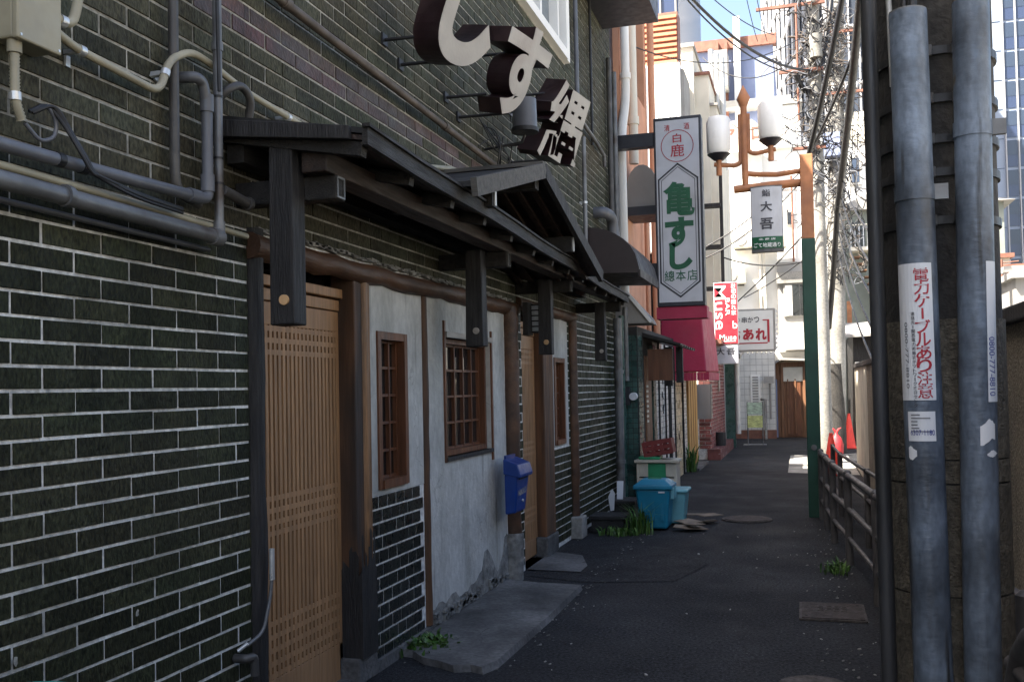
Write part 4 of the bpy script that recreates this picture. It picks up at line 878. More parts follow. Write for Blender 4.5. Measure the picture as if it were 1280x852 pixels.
MB().prism([(a.x, 26.2, a.z), (b.x, 26.2, a.z), (b.x, 26.2, b.z - .25), (b.x - .25, 26.2, b.z), (a.x + .2, 26.2, b.z), (a.x, 26.2, b.z - .15)], (0, .15, 0)).build('board', m_cream, ap)
for k, c in enumerate('アポロ'): text(MB(), c, (a.x + .15 + k*.36, 26.19, (a.z + b.z)/2 + .05), XP, ZP, .30, .34, .03).build('lettering', m_rust, ap)
rf = thing('white_tank', 'weathered white box tank on the roof of the white building', 'tank', (0, 26, 7))
MB().box(-.75, .15, 26.6, 27.6, A.z + .16, A.z + 1.3).build('tank', m_white, rf, bevel=.04)
MB().box(-.8, .2, 26.55, 27.65, A.z + 1.3, A.z + 1.42).build('tank_lid', m_grwall, rf)
gb = thing('grey_balcony_block', 'grey block with a balcony window above the brown timber house', 'building', (0, 27.6, 1.9))
a, b = at(974, 440, Y=26.6), at(1030, 325, Y=26.6)
MB().box(a.x, b.x, 26.62, 26.74, a.z, b.z).build('wall', m_grwall, gb)
p0, p1 = at(980, 396, Y=26.6), at(1008, 354, Y=26.6)
f_ = MB().box(p0.x, p1.x, 26.56, 26.62, p0.z, p1.z).build('window', m_grwall, gb)
MB().box(p0.x + .05, p0.x + .22, 26.54, 26.57, p0.z + .03, p1.z - .03).build('curtain', m_white, f_); MB().box(p0.x + .24, p0.x + .40, 26.54, 26.57, p0.z + .03, p1.z - .03).build('pane', m_glass, f_); MB().box(p0.x + .42, p1.x - .03, 26.54, 26.57, p0.z + .03, p1.z - .03).build('pane', m_glass, f_)
MB().box(a.x - .02, b.x, 26.50, 26.64, p1.z + .02, p1.z + .32).build('balcony_front', m_conc, gb)
MB().box(a.x + .15, a.x + .75, 26.2, 26.6, a.z + .05, a.z + .5).build('storage_box', m_white, gb)
# white tiled house and the brown timber house
th = thing('white_tiled_house', 'white square-tiled house front with a tall louvre by the notice stand', 'building', (-1.1, 25.8, 0))
a, b = at(925, 556, Y=25.4), at(968, 440, Y=25.4)
MB().box(-4, b.x, 25.4, 26.8, -.05, b.z).build('wall', m_pale, th)
mb = MB(); tiles_y(mb, 25.4, -1.7, b.x, .22, b.z, .15, .15, .012, .008); mb.build('tile_field', m_tilew, th, kind='stuff')
MB().box(-1.7, b.x + .01, 25.36, 25.4, 0, .22).build('base', m_rust, th)
p0, p1 = at(939, 512, Y=25.4), at(950, 468, Y=25.4)
lf = MB().box(p0.x, p1.x, 25.35, 25.40, p0.z, p1.z).build('louvre', m_white, th)
for k in range(12): MB().box(p0.x + .05, p1.x - .05, 25.335, 25.35, p0.z + .04 + k*.07, p0.z + .075 + k*.07).build('slat', m_grwall, lf)
p0 = at(958, 555, Y=25.2); MB().tube([(p0.x, 25.2, 0), (p0.x, 25.2, 1.0), (p0.x - .1, 25.3, 1.0)], .035, 8).build('standpipe', m_conc, label='pale standpipe in front of the white tiled house', cat='pipe')
p0 = at(961, 475, Y=25.2); mm = thing('meter_box', 'grey meter box on a thin post by the white tiled house', 'meter', (p0.x, 25.2, 0))
MB().box(p0.x - .12, p0.x + .12, 25.12, 25.25, p0.z - .08, p0.z + .09).build('box', m_grwall, mm); MB().tube([(p0.x + .03, 25.22, .5), (p0.x + .03, 25.22, p0.z)], .025, 8).build('post', m_grwall, mm)
hs = thing('timber_house', 'brown timber house front with a two-leaf door and a small grey roof', 'building', (-.1, 26, 0))
a, b = at(966, 540, Y=26.0), at(1013, 452, Y=26.0)
MB().box(a.x, b.x + .3, 26.0, 26.55, -.02, b.z).build('wall', m_housew, hs)
MB().prism([(a.x - .12, 25.7, b.z - .18), (a.x - .12, 25.7, b.z - .13), (a.x + .25, 25.7, b.z + .12), (b.x + .4, 25.7, b.z + .05), (b.x + .4, 25.7, b.z), (a.x + .25, 25.7, b.z + .06)], (0, .9, 0)).build('roof', m_grwall, hs)
MB().box(a.x + .02, a.x + .14, 25.94, 26.0, 0, 1.5).build('blue_side_door', m_bluew, hs)
p0, p1 = at(984, 538, Y=26), at(1001, 476, Y=26)
MB().box(p0.x - .06, p1.x + .06, 25.95, 26.0, p1.z, p1.z + .36).build('transom_panel', m_paper, hs)
for k in range(2):
    x = p0.x + (p1.x - p0.x)/2*k; d_ = MB().box(x + .01, x + (p1.x - p0.x)/2 - .01, 25.96, 26.0, .04, p1.z).build('door', m_frame, hs)
    for j in range(3): MB().box(x + .03, x + .06, 25.94, 25.96, .1 + j*.5, .5 + j*.5).build('door_slat', m_housew, d_)
for x in (p0.x - .09, p1.x + .08): MB().box(x - .03, x + .03, 25.93, 26.0, 0, b.z).build('post', m_housew, hs)
MB().tube([(p1.x + .3, 25.7, .45), (p1.x + .3, 25.7, .8)], [.12, .05], 10).build('hanging_bag', m_white, label='white plastic bag hanging beside the timber house door', cat='bag')
ns = thing('notice_stand', 'metal stand with a green notice above a yellow notice', 'notice stand', (-1.05, 22.7, 0))
for k, m_ in enumerate((m_notice, m_notice2)):
    MB().box(-1.20, -.87, 22.66, 22.69, .40 + k*.30, .67 + k*.30).build('notice_board', m_, ns)
for x in (-1.20, -.87): MB().tube([(x, 22.7, 0), (x, 22.7, .98)], .015, 8).build('leg', m_steelpipe, ns)
MB().box(-1.3, -.8, 22.5, 22.9, 0, .02).build('base_plate', m_steelpipe, ns)
bp_ = thing('service_post', 'dark service post with a silver flue beside the red brick bar', 'post', (-1.45, 21.9, 0))
MB().box(-1.62, -1.42, 21.85, 22.0, 0, 2.2).build('post', m_gtile, bp_); MB().tube(bez([(-1.36, 21.9, .3), (-1.36, 21.9, 1.9), (-1.25, 21.9, 2.15), (-1.0, 21.8, 2.2)]), .06, 10).build('flue', m_cap, bp_)
MB().box(-1.5, -1.28, 21.7, 21.9, 1.95, 2.35).build('meter', m_signfr, bp_)
# blue rooftop and towers
bb = thing('blue_building', 'blue-grey building with a rust roof edge and a white mast', 'building', (-1.5, 32, 0))
a, b = at(884, 140, Y=31), at(966, 56, Y=31)
MB().box(a.x - 3, b.x, 31.0, 38, -.05, b.z).build('wall', m_bluew, bb); MB().box(a.x - 3, b.x + .1, 30.85, 31.2, b.z, b.z + .32).build('roof_edge', m_rust, bb)
for px0, wd in ((922, .10), (908, .05), (897, .05)): q = at(px0, 100, Y=30.7); MB().box(q.x - wd, q.x + wd, 30.65, 30.85, a.z - .5, b.z + (.9 if px0 == 922 else .2)).build('mast', m_whitepr if px0 == 922 else m_rust, bb)
q = at(897, 90, Y=30); MB().box(q.x - .25, q.x + .3, 29.8, 30.6, q.z - .5, q.z + .6).build('roof_duct', m_grwall, bb)
MB().box(a.x - 1, b.x + .5, 30.2, 30.9, a.z - .15, a.z + .05).build('ledge', m_grwall, bb)
tw = thing('glass_tower', 'dark blue glass tower rising behind the peach building', 'tower', (-6, 62, 0))
a, b = at(770, 60, Y=60), at(849, 60, Y=60)
MB().box(a.x, b.x, 60, 75, 0, 46).build('body', m_towerd, tw)
for k in range(9): x = b.x - .15 - k*.95; MB().box(x - .05, x + .05, 59.85, 60, 0, 46).build('fin', m_grwall, tw)
for k in range(14): MB().box(a.x, b.x, 59.9, 60, 3.3*k + 1, 3.3*k + 1.25).build('spandrel', m_towerg, tw)
ct = thing('white_grid_tower', 'white gridded office tower with tall narrow windows behind the wires', 'tower', (0, 80, 0))
pA, pB = at(957, 100, Y=98), at(1046, 100, Y=64); pA.z = pB.z = 0
d = (pB - pA).normalized(); nrm = Vector((d.y, -d.x, 0)); Lw = (pB - pA).length
pC = at(1082, 100, Y=64); pC.z = 0
MB().prism([pA, pB, pC, pC + Vector((0, 40, 0)), pA + Vector((0, 20, 0))], (0, 0, 62)).build('body', m_towerwin, ct)
nf = 13
for k in range(nf + 1): c = pA + d*(Lw*k/nf) + nrm*.15 + ZP*31; MB().obox(c, (d, nrm, ZP), (.34, .08, 31)).build('fin', m_tower, ct)
for k in range(17): c = pA + d*(Lw/2) + nrm*.08 + ZP*(3.6*k + 2); MB().obox(c, (d, nrm, ZP), (Lw/2, .12, .22)).build('spandrel', m_tower, ct)
for k in range(3): MB().box(pB.x + .1 + k*.62, pB.x + .2 + k*.62, 63.85, 64, 0, 62).build('mullion', m_tower, ct)
for k in range(17): MB().box(pB.x, pC.x, 63.8, 64, 3.6*k + 2, 3.6*k + 2.2).build('spandrel', m_tower, ct)
ht = thing('pale_tower', 'pale blue-white tower at the right edge with paired window columns', 'tower', (24, 122, 0))
a, b = at(1205, 100, Y=115), at(1400, 100, Y=115)
MB().box(a.x, b.x, 115, 140, 0, 75).build('body', m_towerw, ht)
x0 = at(1256, 100, Y=115).x
pm = MB().box(0, 1.02, 114.9, 115, 0, 1.85); um = MB().box(0, 1.02, 114.9, 115, -1.25, -.05)
for c in range(8):
    bx = x0 + c*1.26
    for r_ in range(14):
        z = 5 + r_*3.2
        w_ = MB().box(bx, bx + 1.02, 114.93, 115, z, z + 2.9).build('window', m_towerd, ht)
        MB().box(bx + .03, bx + .99, 114.90, 114.94, z + 1.3, z + 2.85).build('pane', m_towerg, w_)
for c in range(9): MB().box(x0 + c*1.26 - .17, x0 + c*1.26 - .05, 114.7, 115, 0, 75).build('fin', m_tower, ht)
for r_ in range(16): MB().box(a.x, x0 - .3, 114.96, 115, 3.2*r_ + 1.7, 3.2*r_ + 1.76).build('panel_joint', m_towerg, ht)
# ------------------------------------------------------------------ right side: wall, guard rails, great pole
rw = thing('boundary_wall', 'brown pebbledash boundary wall with a dark cap along the right of the alley', 'wall', (.9, 7, 0))
for a, b in ((-4, 1.5), (1.51, 4.5), (4.51, 7.5), (7.51, 10.5), (10.51, 13.5)): MB().box(.82, .95, a, b, -.05, 1.60).build('wall_panel', m_wallc, rw)
for k, (a, b) in enumerate(((13.51, 15.0), (15.01, 16.5))): MB().box(.82, .95, a, b, -.05, 1.60).build('wall_panel', m_wallpale, rw)
MB().box(.79, .98, -4, 16.55, 1.60, 1.67).build('coping', m_wood, rw, bevel=.01)
def rail_x(y): return .65 - .079*(y - 3.5)
gr = thing('guard_rail', 'brown-grey pipe guard rail with three bars between the great pole and green lamp post', 'guard rail', (.4, 7, 0))
pts = [(rail_x(3.4), 3.4), (rail_x(5), 5), (rail_x(6.4), 6.4), (.315, 7.8), (.235, 8.8), (.165, 10.3)]
for z, r in ((.675, .024), (.42, .019), (.20, .017)): MB().tube([(x, y, z) for x, y in pts], r, 10).build('bar', m_rail, gr)
for x, y in (pts[0], pts[2], pts[3], pts[4], (.195, 9.6), pts[5]):
    p_ = MB().tube([(x, y, 0), (x, y, .70)], .030, 12).build('post', m_rail, gr); MB().tube([(x, y, .70), (x, y, .715)], [.030, .015], 12).build('cap', m_rail, p_)
gr2 = thing('guard_rail', 'second guard rail just behind, nearer the brown boundary wall', 'guard rail', (.55, 8, 0))
for z in (.64, .40, .18): MB().tube([(.62, 7.0, z), (.50, 8.6, z), (.36, 10.6, z), (.33, 12, z)], .017, 8).build('bar', m_rail, gr2)
for x, y in ((.62, 7.0), (.50, 8.6), (.36, 10.6), (.33, 12)): MB().tube([(x, y, 0), (x, y, .66)], .026, 10).build('post', m_rail, gr2)
gr3 = thing('guard_rail', 'end of a near guard rail with a rounded elbow at the lower right corner', 'guard rail', (.55, 2.5, 0))
q = at(1262, 752, Y=2.55)
MB().tube(bez([(q.x, q.y, 0), (q.x, q.y, q.z), (q.x + .12, .6, q.z)]), .026, 12).build('post', m_rail, gr3)
MB().tube([(q.x, q.y - .01, q.z - .14), (q.x + .12, .6, q.z - .14)], .02, 10).build('bar', m_rail, gr3)
up = thing('utility_pole', 'great dark concrete utility pole at the right with steel straps', 'utility pole', (.385, 2.97, 0))
PX, PY = .385, 2.97
MB().tube([(PX, PY, -.05), (PX, PY, 9.5)], [.158, .13], 32).build('pole', m_pole, up)
for z0_, z1_ in ((-.02, .80), (.806, 1.10), (1.106, 1.165), (1.17, 1.545)): MB().tube([(PX, PY, z0_), (PX, PY, z1_)], .161, 36).build('sleeve', m_sleeve, up)
for z in (2.13, 2.02, 1.93, 1.80, 2.26):
    st_ = MB().tube([(PX, PY, z), (PX, PY, z + .022)], .160, 32).build('strap', m_darkpipe, up)
    for a in (-1.35, -1.0, -1.8): MB().obox((PX + .163*math.cos(a), PY + .163*math.sin(a), z + .011), (Vector((math.cos(a), math.sin(a), 0)), Vector((-math.sin(a), math.cos(a), 0)), ZP), (.006, .012, .014)).build('buckle', m_steelpipe, st_)
def duct(name, label, px0, px1, Y, rpx, ztop, py_top=None):
    a, b = at(px0[0], px0[1], Y=Y), at(px1[0], px1[1], Y=Y)
    r = rpx/F*(-(a - Vector((0, 0, H))).dot(ez)); d = (a - b)/(a.z - b.z)
    foot, top = b - d*b.z, a + d*(ztop - a.z)
    t = thing(name, label, 'pipe', foot)
    n = 28; mb = MB(); mb.tube([foot, top], r, n, cap=False); mb.tube([top, foot], r*.93, n, cap=False)
    ring = mb.v[n:2*n], mb.v[2*n:3*n]
    mb.build('duct', m_galv, t)
    MB().tube([top - ZP*.0, top + ZP*.004], r*.985, 24).build('rim', m_steelpipe, t)
    return t, foot, d, r, top
dl, fl_, ddl, rl, tl = duct('steel_duct', 'grey steel cable duct with a long white warning sticker in red characters', (1134.5, 20), (1167, 850), 2.72, 22.5, at(1134, 17, Y=2.72).z)
dr2, fr_, ddr, rr_, tr_ = duct('steel_duct', 'grey steel cable duct with torn paper and a narrow blue-print sticker', (1213, 5), (1229, 850), 2.74, 21.5, at(1213, 3, Y=2.74).z)
db = thing('black_pipe', 'black painted slim pipe on the left flank of the great pole', 'pipe', (.2, 2.85, 0))
a, b = at(1085, 0, Y=2.8), at(1112, 850, Y=2.8); d = (a - b)/(a.z - b.z)
MB().tube([b - d*b.z, a + d*4], .0205, 16).build('pipe', m_darkpipe, db)
MB().tube([(PX - .12, PY - .10, 2.2), (PX - .125, PY - .10, 2.5)], .008, 6).build('cable_guard', m_cap, db)
def band(t, foot, d, r, z, zh=.03):
    p = foot + d*z; mb = MB().tube([p, p + d*zh], r*1.06, 28); bd = mb.build('band', m_galv, t)
    MB().obox(p + d*zh/2 + Vector((r*1.25, -.01, 0)), (XP, YP, ZP), (.02, .008, .02)).build('band_lug', m_steelpipe, bd)
band(dl, fl_, ddl, rl, at(1145, 252, Y=2.72).z, .04); band(dr2, fr_, ddr, rr_, at(1215, 172, Y=2.74).z, .04)
mb = MB()
for k in range(4): mb.tube([tl + Vector((R.uniform(-.02, .02), R.uniform(-.02, .02), -.1)), tl + Vector((R.uniform(-.02, .02), .06, 1.2))], .009, 6)
mb.build('cable_bundle', m_black, label='black cables rising out of the left steel duct', cat='cable')
for k, m_ in enumerate((m_black, m_orange, m_black, m_pvc)):
    o = Vector((-.025 + .017*k, 0, 0)); MB().tube([tr_ + o - ZP*.1, tr_ + o + Vector((0, .03, 1.2))], .009, 8).build('duct_cable', m_, dr2)
def on_duct(foot, d, r, th, z, lift): # a point on the duct's skin; th = 0 faces the lens side
    c = foot + d*z; tc = Vector((-c.x, -c.y, 0)).normalized(); rt = Vector((-tc.y, tc.x, 0))
    return c + (rt*math.sin(th) + tc*math.cos(th))*(r + lift)
def duct_patch(t, g, name, mat, th0, th1, z0_, z1_, lift=.0012, parent=None, ragged=0):
    mb = MB(); n = 10; top = []; bot = []
    for i in range(n + 1):
        th = th0 + (th1 - th0)*i/n
        bot.append(on_duct(*g, th, z0_ + ragged*(.5 + .4*math.sin(i*.42 + z0_*40) + R.uniform(-.1, .1)), lift)); top.append(on_duct(*g, th, z1_ - ragged*(.5 + .4*math.sin(i*.5 + z1_*70) + R.uniform(-.1, .1)), lift))
    return mb.add(bot + top, [(i, i + 1, n + 2 + i, n + 1 + i) for i in range(n)]).build(name, mat, parent or t)
def duct_text(p, g, s, mat, th, z, wd, ht, bold=.01, turn=False, lift=.0022):
    v, f = glyph(s, bold); q = []
    for a in v:
        u, w_ = (a[0]*wd, a[1]*ht) if not turn else (a[1]*ht, -a[0]*wd)
        q.append(on_duct(*g, th + u/g[2], z + w_, lift))
    MB().add(q, f).build('lettering', mat, p)
gL, gR = (fl_, ddl, rl), (fr_, ddr, rr_)
zt, zb = at(1145, 329, Y=2.68).z, at(1152, 500, Y=2.68).z
s1 = duct_patch(dl, gL, 'warning_sticker', m_sticker, rad(-76), rad(42), zb, zt)
n = 10; stp = (zt - zb - .02)/n
for k, c in enumerate('電力ケーブルあり注意'):
    z = zt - .014 - stp*(k + .5)
    if c == 'ー': duct_text(s1, gL, 'l', m_red, rad(9), z, .005, .028, .0)
    else: duct_text(s1, gL, c, m_red, rad(9), z, .036, .035, .008 if c in '電意注' else .016)
for k, c in enumerate('連絡先・関西電力㈱難波ネットワーク技術センター'[:22]):
    duct_text(s1, gL, 'l' if c == 'ー' else c, m_inkb, rad(-19), zt - .13 - k*.0112, .002 if c in 'ー・' else .009, .0095, .01)
duct_text(s1, gL, '0800-777-8810', m_pvc, rad(-42), (zt + zb)/2 - .06, .17, .009, .0, turn=True)
zt2, zb2 = at(1150, 514, Y=2.68).z, at(1150, 551, Y=2.68).z
s2 = duct_patch(dl, gL, 'contact_sticker', m_sticker, rad(-48), rad(36), zb2, zt2)
duct_text(s2, gL, '6307-1180', m_inkblue, rad(-4), zb2 + .022, .058, .014, .006)
for k, (wd, z) in enumerate(((.022, .008), (.046, .0), (.016, 0), (.016, 0), (.02, 0), (.052, 0))): 
    th = rad(-36); zz = zt2 - .010 - k*.0085
    duct_patch(s2, gL, 'print_line', m_pvc, th, th + wd/rl, zz, zz + .0028, .0022, s2)
duct_patch(dl, gL, 'paper_scrap', m_sticker, rad(-50), rad(-22), at(1137, 575, Y=2.68).z, at(1137, 557, Y=2.68).z, .0012, None, .012)
zt3, zb3 = at(1236, 326, Y=2.7).z, at(1240, 502, Y=2.7).z
s3 = duct_patch(dr2, gR, 'number_sticker', m_sticker, rad(32), rad(78), zb3, zt3)
duct_text(s3, gR, '0800-777-8810', m_inkblue, rad(48), zb3 + .09, .15, .018, .0, turn=True)
duct_patch(dr2, gR, 'torn_paper', m_sticker, rad(5), rad(55), at(1235, 558, Y=2.7).z, at(1235, 523, Y=2.7).z, .0012, None, .022)
duct_patch(dr2, gR, 'torn_paper', m_sticker, rad(25), rad(70), at(1240, 572, Y=2.7).z, at(1240, 562, Y=2.7).z, .0012, None, .012)
# ------------------------------------------------------------------ green and orange lamp post with lanterns
def lamp_post(X, Y, label, sc=1.0, full=True):
    t = thing('street_lamp', label, 'street lamp', (X, Y, 0), 'green and orange lamp posts')
    z0_, z1_ = 2.88, 3.76
    MB().box(X - .068, X + .068, Y - .068, Y + .068, 0, z0_).build('post', m_postgreen if full else m_postgreen2, t, bevel=.008)
    MB().box(X - .065, X + .065, Y - .065, Y + .065, z0_, z1_).build('upper_post', m_orange, t, bevel=.008)
    MB().tube([(X, Y - .07, .72), (X, Y - .078, .72)], .03, 12).build('access_plate', m_steelpipe, t)
    if not full: return t
    ax = X - .62
    MB().tube([(X - .06, Y, 3.475), (X - .35, Y, 3.470), (ax - .12, Y, 3.455)], .042, 12).build('arm', m_orange, t)
    MB().tube([(X - .06, Y, 3.60), (X - .3, Y, 3.58), (ax + .1, Y, 3.60), (ax, Y, 3.62)], .028, 10).build('upper_arm', m_orange, t)
    sp = MB().tube([(ax, Y, 3.48), (ax, Y, 4.35)], .045, 4).build('spear', m_orange, t)
    MB().tube([(ax, Y, 4.33), (ax, Y, 4.42), (ax, Y, 4.56)], [.04, .075, .004], 6).build('finial', m_orange, sp)
    for s in (-1, 1):
        cx = ax + s*.27; cz = 3.84 if s < 0 else 3.95
        MB().tube(bez([(ax + s*.04, Y, 4.25), (ax + s*.04, Y, cz - .1), (ax + s*.10, Y, cz - .13), (cx + s*.05, Y, cz - .1)]), .024, 10).build('lantern_arm', m_orange, t)
        l_ = MB().tube([(cx, Y, cz), (cx, Y, cz + .04), (cx, Y, cz + .36), (cx, Y, cz + .40)], [.10, .13, .135, .115], 6).build('lantern', m_lantern, t)
        MB().tube([(cx, Y, cz - .06), (cx, Y, cz + .005)], [.05, .125], 12).build('lantern_base', m_signfr, l_)
        MB().tube([(cx, Y, cz - .22), (cx, Y, cz - .05)], .03, 8).build('lantern_stem', m_orange, l_)
    return t
lamp_post(.105, 10.52, 'green lamp post with orange top, hooked arms and two frosted lanterns')
q = at(1064, 470, Y=30); lamp_post(q.x, 30, 'distant bright green lamp post with orange top beyond the poles', full=False)
ds = thing('hanging_box_sign', 'white curved sign with black characters over a green strip, under the lamp arm', 'sign', (-.31, 10.45, 2.76))
n = 8; cur = lambda u, o=0: Vector((-.465 + .325*u, 10.46 - .035*math.sin(math.pi*u) + o, 0))
def curved(z0_, z1_, o, name, mat, par, u0=0.0, u1=1.0, th=.02):
    mb = MB()
    for i in range(n):
        a, b = cur(u0 + (u1 - u0)*i/n, o), cur(u0 + (u1 - u0)*(i + 1)/n, o)
        mb.hexa([a + ZP*z0_, b + ZP*z0_, b + ZP*z0_ + YP*th, a + ZP*z0_ + YP*th, a + ZP*z1_, b + ZP*z1_, b + ZP*z1_ + YP*th, a + ZP*z1_ + YP*th])
    return mb.build(name, mat, par)
curved(2.765, 3.455, 0, 'box', m_steelpipe, ds, th=.12)
pn = curved(2.80, 3.44, -.004, 'panel', m_signw, ds, .02, .98, .004); curved(2.795, 2.92, -.008, 'strip', m_green, pn, .025, .975, .004)
for c, z, h_ in (('鮨', 3.375, .075), ('大', 3.235, .105), ('吾', 3.055, .12)): text(MB(), c, (-.305, 10.417, z), XP, ZP, h_*1.15, h_, .014 if c == '鮨' else .03).build('lettering', m_inkb, pn)
text(MB(), 'ごて地蔵通り', (-.305, 10.412, 2.83), XP, ZP, .27, .048, .01).build('lettering', m_whitepr, pn)
text(MB(), '北 商 店', (-.305, 10.412, 2.892), XP, ZP, .17, .022, .01).build('lettering', m_whitepr, pn)
# ------------------------------------------------------------------ poles in the middle distance
def tangle(seed, X, Y, z0_, z1_, n, sp, r=.0075):
    rr = random.Random(seed); mb = MB()
    for k in range(n):
        z = rr.uniform(z0_, z1_); p = Vector((X + rr.uniform(-sp, sp), Y - .15 + rr.uniform(-.1, .05), z)); pts = [p]
        for j in range(rr.randint(4, 8)): p = p + Vector((rr.uniform(-sp, sp)*.9, rr.uniform(-.06, .06), rr.uniform(-.28, .22))); pts.append(p)
        mb.tube(bez(pts, 4), r*rr.uniform(.6, 1.7), 5)
    return mb
def far_pole(label, pa, pb, Y, r, mat, seed, arms, z_t, nt=60):
    a, b = at(*pa, Y=Y), at(*pb, Y=Y); d = (a - b)/(a.z - b.z); ft, tp = b - d*b.z, b + d*(12 - b.z)
    t = thing('utility_pole', label, 'utility pole', ft, 'concrete poles carrying the wires')
    MB().tube([ft, tp], [r*1.1, r*.85], 16).build('pole', mat, t)
    tangle(seed, (a.x + b.x)/2 + .05, Y, z_t[0], z_t[1], nt, .22).build('wire_tangle', m_black, t, kind='stuff')
    tangle(seed + 80, (a.x + b.x)/2 + .05, Y + .1, z_t[0], z_t[1], nt//2, .32).build('brown_wire_tangle', m_rustpipe, t, kind='stuff')
    tangle(seed + 40, (a.x + b.x)/2 + .0, Y, z_t[0], z_t[1], nt//4, .3).build('pale_wire_tangle', m_pvc, t, kind='stuff')
    for z, L0, L1 in arms:
        c = b + d*(z - b.z); am = MB().box(c.x + L0, c.x + L1, Y - r - .06, Y - r, z, z + .05).build('crossarm', m_rust, t)
        for k in range(4):
            x = c.x + L0 + (L1 - L0)*(k + .5)/4; MB().tube([(x, Y - r - .04, z + .08), (x, Y - r - .04, z + .14), (x, Y - r - .04, z + .17), (x, Y - r - .04, z + .22)], [.012, .04, .02, .04], 8).build('insulator', m_sticker, am)
    return t, a, b
ta, a, b = far_pole('pale cream concrete pole on the left of the pair, with rust crossarms', (1015.5, 0), (1032, 560), 17.5, .115, m_conc, 3, ((7.9, -.95, .2), (6.75, -.6, .15), (5.4, -.4, .15)), (4.6, 7.8), 64)
MB().tube([(a.x - .28, 17.3, 5.9), (a.x - .28, 17.3, 7.9)], .02, 8).build('riser_pipe', m_rust, ta)
MB().tube([(a.x + .03, 17.3, 6.95), (a.x + .03, 17.3, 7.35)], .11, 12).build('transformer_can', m_conc, ta)
tb, a, b = far_pole('mossy concrete pole on the right of the pair, wrapped in wires', (1045, 0), (1046, 560), 20.0, .16, m_conc, 5, ((8.2, -.2, .9), (7.0, -.4, .5)), (3.6, 8.8), 110)
MB().box(a.x - .32, a.x - .02, 19.55, 19.8, 5.75, 6.2).build('terminal_box', m_bluew, tb)
MB().tube([(b.x - .01, 20.0, .0), (b.x - .01, 20, 1.75)], .20, 18).build('pole_jacket', m_pole, tb)
# ------------------------------------------------------------------ cables
def cable(name, label, p, q, sag, r, group='overhead wires crossing the alley', mat=None):
    p, q = Vector(p), Vector(q)
    pts = [p.lerp(q, i/14) - ZP*sag*4*(i/14)*(1 - i/14) for i in range(15)]
    MB().tube(pts, r, 6).build(name, mat or m_black, label=label, cat='cable', group=group)
def cpx(label, a, ya, b, yb, sag, r, mat=None): cable('overhead_cable', label, at(*a, Y=ya), at(*b, Y=yb), sag, r, mat=mat)
cpx('thick twisted cable sagging from the top of the sky to the cream pole', (848, -20), 13, (1012, 88), 17.3, .28, .022)
cpx('second cable running beside the thick twisted one', (838, -25), 13, (1000, 92), 17.3, .30, .012)
cpx('thin wire crossing the open sky above the blue building', (880, -12), 14, (968, 44), 17, .1, .008)
for k, (x0, x1) in enumerate(((931, 947), (944, 959))): cpx(('left' if k == 0 else 'right') + ' of two thin wires dropping steeply across the sky', (x0, -12), 15, (x1, 52), 17, .05, .007)
cpx('black cable curving up from the crossarm to the pole top', (995, 93), 17.2, (1040, -10), 18, .9, .045)
cpx('thin wire from the louvre box across to the crossarm', (690, 5), 10.7, (1000, 48), 17, .55, .008)
cpx('thin wire passing low under the crossarm', (878, 72), 19, (1005, 62), 17.2, .45, .010)
cpx('thick black bundle slanting down left to the lamp post top', (1056, -20), 13, (1008, 205), 14.5, .1, .038)
cpx('heavy black bundle beside the slim black pipe, slanting to the right pole', (1077, -20), 12, (1046, 265), 18, .15, .055)
cpx('thinner black bundle crossing behind the heavy one', (1080, 30), 13, (1012, 190), 15.5, .1, .022)
cpx('black cable descending from the heavy bundle to the pole foot', (1047, 255), 18, (1036, 410), 19.5, .1, .05)
cpx('upper of two slack wires in front of the big white wall', (862, 318), 17, (1000, 215), 17, .15, .012)
cpx('lower of two slack wires in front of the big white wall', (862, 330), 17, (1002, 226), 17, .2, .012)
cpx('level wire below the hanging white sign', (905, 322), 19, (1012, 325), 17.5, .12, .013)
cpx('wire slanting from the skewer sign up to the lamp post', (905, 392), 21, (1015, 282), 17.5, .05, .014)
cpx('thin wire slanting behind the skewer sign', (930, 372), 22, (1013, 318), 17.5, .05, .010)
for k in range(5): cpx(('lowest', 'second lowest', 'middle', 'second highest', 'highest')[k] + ' of the wires fanning right from the mossy pole', (1045, 300 - k*26), 19.6, (1100, 470 - k*42), 9, .25, .012)
for k in range(3): cpx(('left', 'middle', 'right')[k] + ' of three thin wires hanging before the cream block', (1062 + k*6, 110), 22, (1056 + k*7, 245), 22, -.02, .011)
# ------------------------------------------------------------------ buildings past the poles and over the wall
cl = thing('cream_block', 'cream block with a pale upper band seen between the poles and the slim pipe', 'building', (4, 46, 0))
a, b = at(1040, 380, Y=44), at(1130, 138, Y=44); MB().box(a.x, b.x, 44, 52, -.05, b.z).build('wall', m_white, cl); MB().box(a.x, b.x, 43.9, 44, b.z - 1.2, b.z + .1).build('band', m_cream, cl)
a, b = at(1062, 232, Y=44), at(1076, 195, Y=44); f_ = MB().box(a.x, b.x, 43.85, 44, a.z, b.z).build('window', m_grwall, cl); MB().box(a.x + .1, b.x - .1, 43.83, 43.87, a.z + .1, b.z - .1).build('pane', m_towerg, f_)
sa = thing('sage_house', 'grey-green house with a small balcony and outside stairs past the poles', 'building', (2, 34, 0))
a, b = at(1054, 475, Y=34), at(1100, 262, Y=34)
MB().box(a.x, a.x + 5, 34, 42, -.05, b.z).build('wall', m_sage, sa)
MB().prism([(a.x - .3, 33.7, b.z), (a.x + 1.0, 33.7, b.z + .55), (a.x + 5.3, 33.7, b.z)], (0, 8, 0)).build('roof', m_grwall, sa)
q0, q1 = at(1062, 312, Y=33.9), at(1078, 284, Y=33.9); MB().box(q0.x, q1.x + .3, 33.3, 34, q0.z - .12, q0.z).build('balcony_floor', m_cream, sa)
